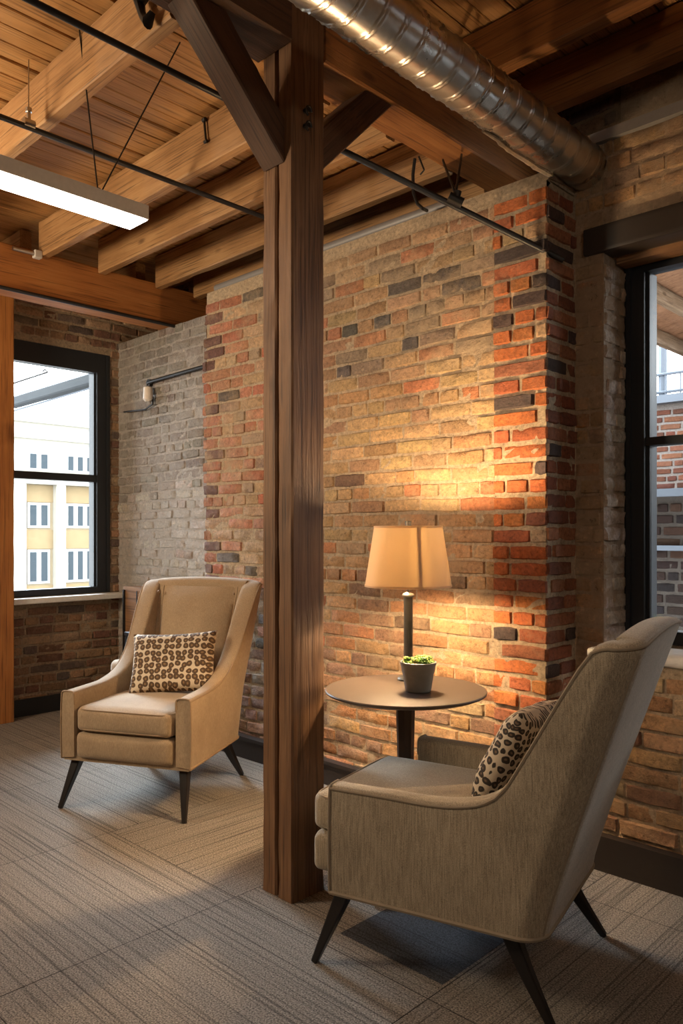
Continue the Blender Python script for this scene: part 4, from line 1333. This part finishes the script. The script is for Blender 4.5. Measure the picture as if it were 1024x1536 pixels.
t = MB(); t.lathe([(0, st - 0.003), (0.024, st - 0.003), (0.024, st - 0.001), (0.012, st), (0.012, st + 0.022), (0, st + 0.022)], n=16); t.build('finial', 'black', lp)

PP = CAM + ray(627, 1030) * 2.66
pl = empty('potted_succulent', (PP.x, PP.y, TZ), 0, 'small green succulent in a grey ceramic pot on the round table', 'plant')
t = MB(); t.lathe([(0, 0), (0.041, 0), (0.045, 0.004), (0.0535, 0.060), (0.0565, 0.068), (0.060, 0.090), (0.0625, 0.094), (0.0625, 0.102), (0.058, 0.103), (0.056, 0.094), (0, 0.092)], n=56)
t.build('pot', 'pot', pl, angle=35)
t = MB(); t.lathe([(0, 0.097), (0.03, 0.097), (0.0555, 0.094)], n=30); t.build('soil', 'soil', pl)
t = MB(); rr = random.Random(5)
for k in range(26):
    a = rr.random() * 2 * PI; r_ = 0.047 * math.sqrt(rr.random()); c0 = Vector((r_ * math.cos(a), r_ * math.sin(a), 0.096 + rr.random() * 0.016))
    for m_ in range(13):
        th = m_ * 2.4; el = 0.25 + m_ * 0.09; L_ = 0.017 * (1 - m_ * 0.03)
        d = Vector((math.cos(th) * math.cos(el), math.sin(th) * math.cos(el), math.sin(el)))
        t.tube([c0, c0 + d * L_ * 0.5, c0 + d * L_ * 0.85, c0 + d * L_], [0.0015, 0.0042, 0.0034, 0.0006], 5)
t.build('leaves', 'leaf', pl, angle=80)

# ------------------------------------------------------------------ things in the far corner
t = MB(); t.box(-4.75, -4.45, 2.76, YW - 0.05, 0.002, 0.815)
cb = t.build('wooden_bin', 'cabinet', smooth=False)
cb.rotation_euler = (0, 0, 0)
t = MB(); t.box(-4.755, -4.445, 2.752, YW - 0.045, 0.815, 0.838); t.build('top_board', 'cabinet', cb, smooth=False)
t = MB(); t.box(-4.755, -4.743, 2.745, 2.759, 0.002, 0.815); t.box(-4.60, -4.59, 2.757, 2.7605, 0.002, 0.815); t.build('corner_trim', 'black', cb, smooth=False)
tag(cb, 'brown wooden cabinet box standing in the alcove corner behind the tan armchair', 'cabinet')
tb2 = empty('metal_side_table', (-4.07, 2.60, 0), 0, 'small black metal side table holding papers behind the tan armchair', 'table')
t = MB(); t.rbox((0, 0, 0.585), (0.175, 0.14, 0.015), 0.006); t.build('tabletop', 'black', tb2)
for sx in (-1, 1):
    for sy in (-1, 1):
        t = MB(); t.tube([(sx * 0.165, sy * 0.13, 0.57), (sx * 0.165, sy * 0.13, 0.001)], 0.007, 6)
        if sy < 0: t.tube([(sx * 0.165, sy * 0.135, 0.50), (sx * 0.13, sy * 0.135, 0.575)], 0.008, 6)
        t.build('leg', 'black', tb2)
for k in range(4):
    t = MB(); t.box(-0.11, 0.11, -0.08, 0.08, 0, 0.006)
    o = t.build('paper_sheaf', 'paper', smooth=False); o.location = (-4.075 + 0.012 * k, 2.60 + 0.01 * (k % 2), 0.6005 + 0.0063 * k); o.rotation_euler = (0, 0, 0.15 * (k - 1.5))
    tag(o, 'white sheaf of papers in the flat pile on the black side table', 'papers', 'papers on the black side table')
fs_ = empty('seat_arm_block', (-3.785, 2.31, 0), 0, 'pale upholstered block standing in for a seat arm behind the tan armchair', 'seat_arm_block')  # upholstered block on legs, stands in for the arm of a seat behind
t = MB(); t.rbox((0, 0, 0.41), (0.16, 0.12, 0.085), 0.035, n=12, puff=(0, 0, 0.006)); t.build('cushion', 'fabric_l', fs_, angle=180)
for sx in (-1, 1):
    for sy in (-1, 1):
        t = MB(); t.tube([(sx * 0.12, sy * 0.08, 0.33), (sx * 0.13, sy * 0.09, 0.001)], [0.018, 0.011], 8); t.build('leg', 'leg', fs_)

# ------------------------------------------------------------------ outside the far window: the cream building
FX = -48.0


def fp(px, py): return onX(px, py, FX)


def fz(py): return fp(85, py).z


def fy(px): return fp(px, 780).y


bd = empty('office_building', (FX, 20, 0), 0, 'pale cream building with rows of white windows seen through the far window', 'building')


def fbox(mb, y0_, y1_, z0_, z1_, x0_, x1_): mb.box(x0_ , x1_, y0_ - 20, y1_ - 20, z0_, z1_)


t = MB(); fbox(t, 8, 40, -9, fz(632), -8, 0); t.build('facade_wall', 'facade', bd, smooth=False)
t = MB(); fbox(t, 8, 40, fz(662), fz(632) + 0.05, 0, 0.5); fbox(t, 8, 40, fz(640), fz(629), 0, 1.0); t.build('cornice', 'facade_w', bd, smooth=False)
t = MB(); fbox(t, 8, 40, fz(728), fz(719), 0, 0.7); fbox(t, 8, 40, fz(719), fz(662), 0, 0.05); t.build('band', 'facade_w', bd, smooth=False)
bay = fy(93 + 57) - fy(25 + 0)
bay = fy(93) - fy(24) + (fy(143) - fy(93)) * 0
ybays = [(fy(34), fy(79)), (fy(93), fy(145))]
for (a, b2) in list(ybays):
    pass
ybays = [(ybays[0][0] - 5.6, ybays[0][0] - 1.0)] + ybays + [(ybays[1][1] + 1.0, ybays[1][1] + 5.2)]
for i, (a, b2) in enumerate(ybays):
    nx_ = ybays[i + 1][0] if i < 3 else b2 + 1
    t = MB(); fbox(t, b2, nx_, -9, fz(719), 0, 0.55); t.build('pilaster', 'facade_w', bd, smooth=False)
    for (z0_, z1_, kk) in ((fz(708), fz(680), 0), (fz(792), fz(755), 1), (fz(874), fz(824), 2), (fz(955), fz(905), 3)):
        m0 = a + (0.25 if i == 1 else 0.2); m1 = b2 - 0.25
        nn = 2 if i == 1 else 3
        f = MB(); fbox(f, m0, m1, z0_, z1_, 0.02, 0.14); fr_ = f.build('building_window', 'win_w', bd, smooth=False)
        ww = (m1 - m0) / nn
        for q_ in range(nn):
            g = MB(); fbox(g, m0 + ww * q_ + 0.16, m0 + ww * (q_ + 1) - 0.16, z0_ + 0.15, z1_ - 0.15, 0.12, 0.17); g.build('building_pane', 'win_pane', fr_, smooth=False)
    for (pa, pb) in ((754, 729), (823, 795), (904, 877)):
        t = MB(); fbox(t, a, b2, fz(pa), fz(pb), 0.0, 0.06); t.build('spandrel', 'facade_p', bd, smooth=False)
# steel arm outside far window
p0_ = onX(18, 605, -7.2); p1_ = onX(172, 560, -5.272)
t = MB(); t.box(0, 1, 0, 1, 0, 1); 
o = timber('steel_awning_arm', tuple(p0_), tuple(p1_), 0.10, 0.085, 'black', jit=0, chamfer=0.01)
o.data.materials[0] = M['dark_steel']; tag(o, 'dark grey sloping steel awning arm outside the far window', 'awning arm')
t = MB(); d0 = Vector((0, 0, -0.075)); t.tube([p0_ + d0, p1_ + d0 * 0.75], 0.008, 6); t.v = [tuple(o.matrix_basis.inverted() @ Vector(v)) for v in t.v]; t.build('arm_rod', 'flashing', o)
t = MB(); a0, a1 = onX(20, 575, -7.2), onX(72, 558, -7.0)
t.tube([p0_, a0, a1, a1 + Vector((0, -0.03, 0.02)), a1 + Vector((0, -0.05, -0.0))], 0.009, 6); t.v = [tuple(o.matrix_basis.inverted() @ Vector(v)) for v in t.v]; t.build('hooked_rod', 'iron', o)

# ------------------------------------------------------------------ outside the near window
w = Wall(); YB = 9.0
zt = onY(1000, 606, YB).z; w.frame((0, YB, 0), (1, 0, 0), (0, -1, 0))
w.mortar(-8, 3.0, -2, zt, (0.20, 0.175, 0.16), rough=0.0, step=0.5)
w.bricks([(-6.2, -1.6, 0.6, zt)], lambda u, z, rn, rnd: vary(pick(rn, [(0.5, (0.11, 0.045, 0.03)), (0.3, (0.08, 0.035, 0.025)), (0.2, (0.15, 0.065, 0.04))]), rnd), Lb=0.25, course=0.085, gap=0.022, prot=0.012, seed=61)
w.box(-8, 3.0, YB + 0.01, YB + 3, -2, zt, (0.3, 0.2, 0.15))
o = w.build('brick_building', 'brick_out', attr='brick_colour', angle=50); tag(o, 'red brick building outside the near window, below the railing', 'building')
t = MB(); t.box(-8, 3.0, YB - 0.12, YB + 0.3, zt, zt + 0.09); t.build('coping', 'flashing', o, smooth=False)
rl = MB(); zr = onY(1000, 558, YB).z
for z in (zt + 0.16, zr): rl.tube([(-8, YB + 0.1, z), (3, YB + 0.1, z)], 0.018, 6)
xx = -8
while xx < 3:
    rl.tube([(xx, YB + 0.1, zt + 0.09), (xx, YB + 0.1, zr)], 0.010, 6); xx += 0.17
pxp = onY(986, 560, YB).x
rl.tube([(pxp, YB + 0.15, zt), (pxp, YB + 0.15, onY(986, 500, YB).z)], 0.05, 8)
o = rl.build('roof_railing', 'flashing'); tag(o, 'thin metal railing along the roof edge outside the near window', 'railing')
YL = 6.2
w = Wall(); zl = onY(1000, 745, YL).z; w.frame((0, YL, 0), (1, 0, 0), (0, -1, 0))
w.mortar(-5.5, 2.0, -2, zl, (0.06, 0.05, 0.043), rough=0, step=0.5)
w.bricks([(-4.6, -1.2, -0.3, zl)], lambda u, z, rn, rnd: vary(pick(rn, [(0.5, (0.022, 0.014, 0.012)), (0.3, (0.032, 0.018, 0.013)), (0.2, (0.015, 0.012, 0.012))]), rnd), Lb=0.2, course=0.09, gap=0.02, prot=0.012, seed=62)
w.box(-5.5, 2.0, YL + 0.01, YB - 0.2, -2, zl - 0.01, (0.2, 0.15, 0.12))
o = w.build('low_brick_wall', 'brick_out', attr='brick_colour', angle=50); tag(o, 'low dark brick wall with grey flashing outside the near window', 'wall')
t = MB(); t.box(-5.5, 2.0, YL - 0.08, YL + 1.0, zl, zl + 0.06)
zz = onY(1000, 822, YL).z; t.box(-5.5, 2.0, YL - 0.05, YL - 0.001, zz - 0.02, zz + 0.02); t.build('flashing', 'flashing', o, smooth=False)
# rafters and sheathing of the neighbouring roof
rf = empty('roof_overhang', (-2.0, 5.6, 2.9), 0, 'sloping timber roof overhang with rafters outside the near window', 'roof')
XE = -2.86


def rz_(x_): return 2.9 + 0.16 * (x_ - XE)


t = MB()
t.add([(x_ + 2.0, y_ - 5.6, rz_(x_) + dz_ - 2.9) for (x_, y_) in ((XE, 3.2), (1.2, 3.2), (1.2, 8.7), (XE, 8.7)) for dz_ in (0.12, 0.15)],
      [(0, 2, 4, 6), (1, 7, 5, 3), (0, 1, 3, 2), (2, 3, 5, 4), (4, 5, 7, 6), (6, 7, 1, 0)])
t.build('sheathing', 'outsheath', rf, smooth=False)
for k in range(8):
    xx = XE + 0.05 + 0.42 * k
    timber('rafter', (xx, 3.25, rz_(xx) + 0.055), (xx, 8.7, rz_(xx) + 0.055), 0.07, 0.12, 'outwood', rf, seed=k)
timber('purlin', (XE - 0.05, 4.6, rz_(XE) - 0.08), (1.0, 4.6, rz_(1.0) - 0.08), 0.05, 0.06, 'black', rf, seed=77)
for xx in (0.9,):
    t = MB(); t.tube([(xx + 2.0, -1.0, -11.8), (xx + 2.0, -1.0, 0.48)], 0.05, 10); t.build('roof_post', 'black', rf)

gr = MB(); gr.box(-70, 30, 3.6, 60, -9.2, -9); gr.box(-70, -5.8, -60, 3.6, -9.2, -9)
struct(gr.build('ground', 'asphalt', smooth=False))
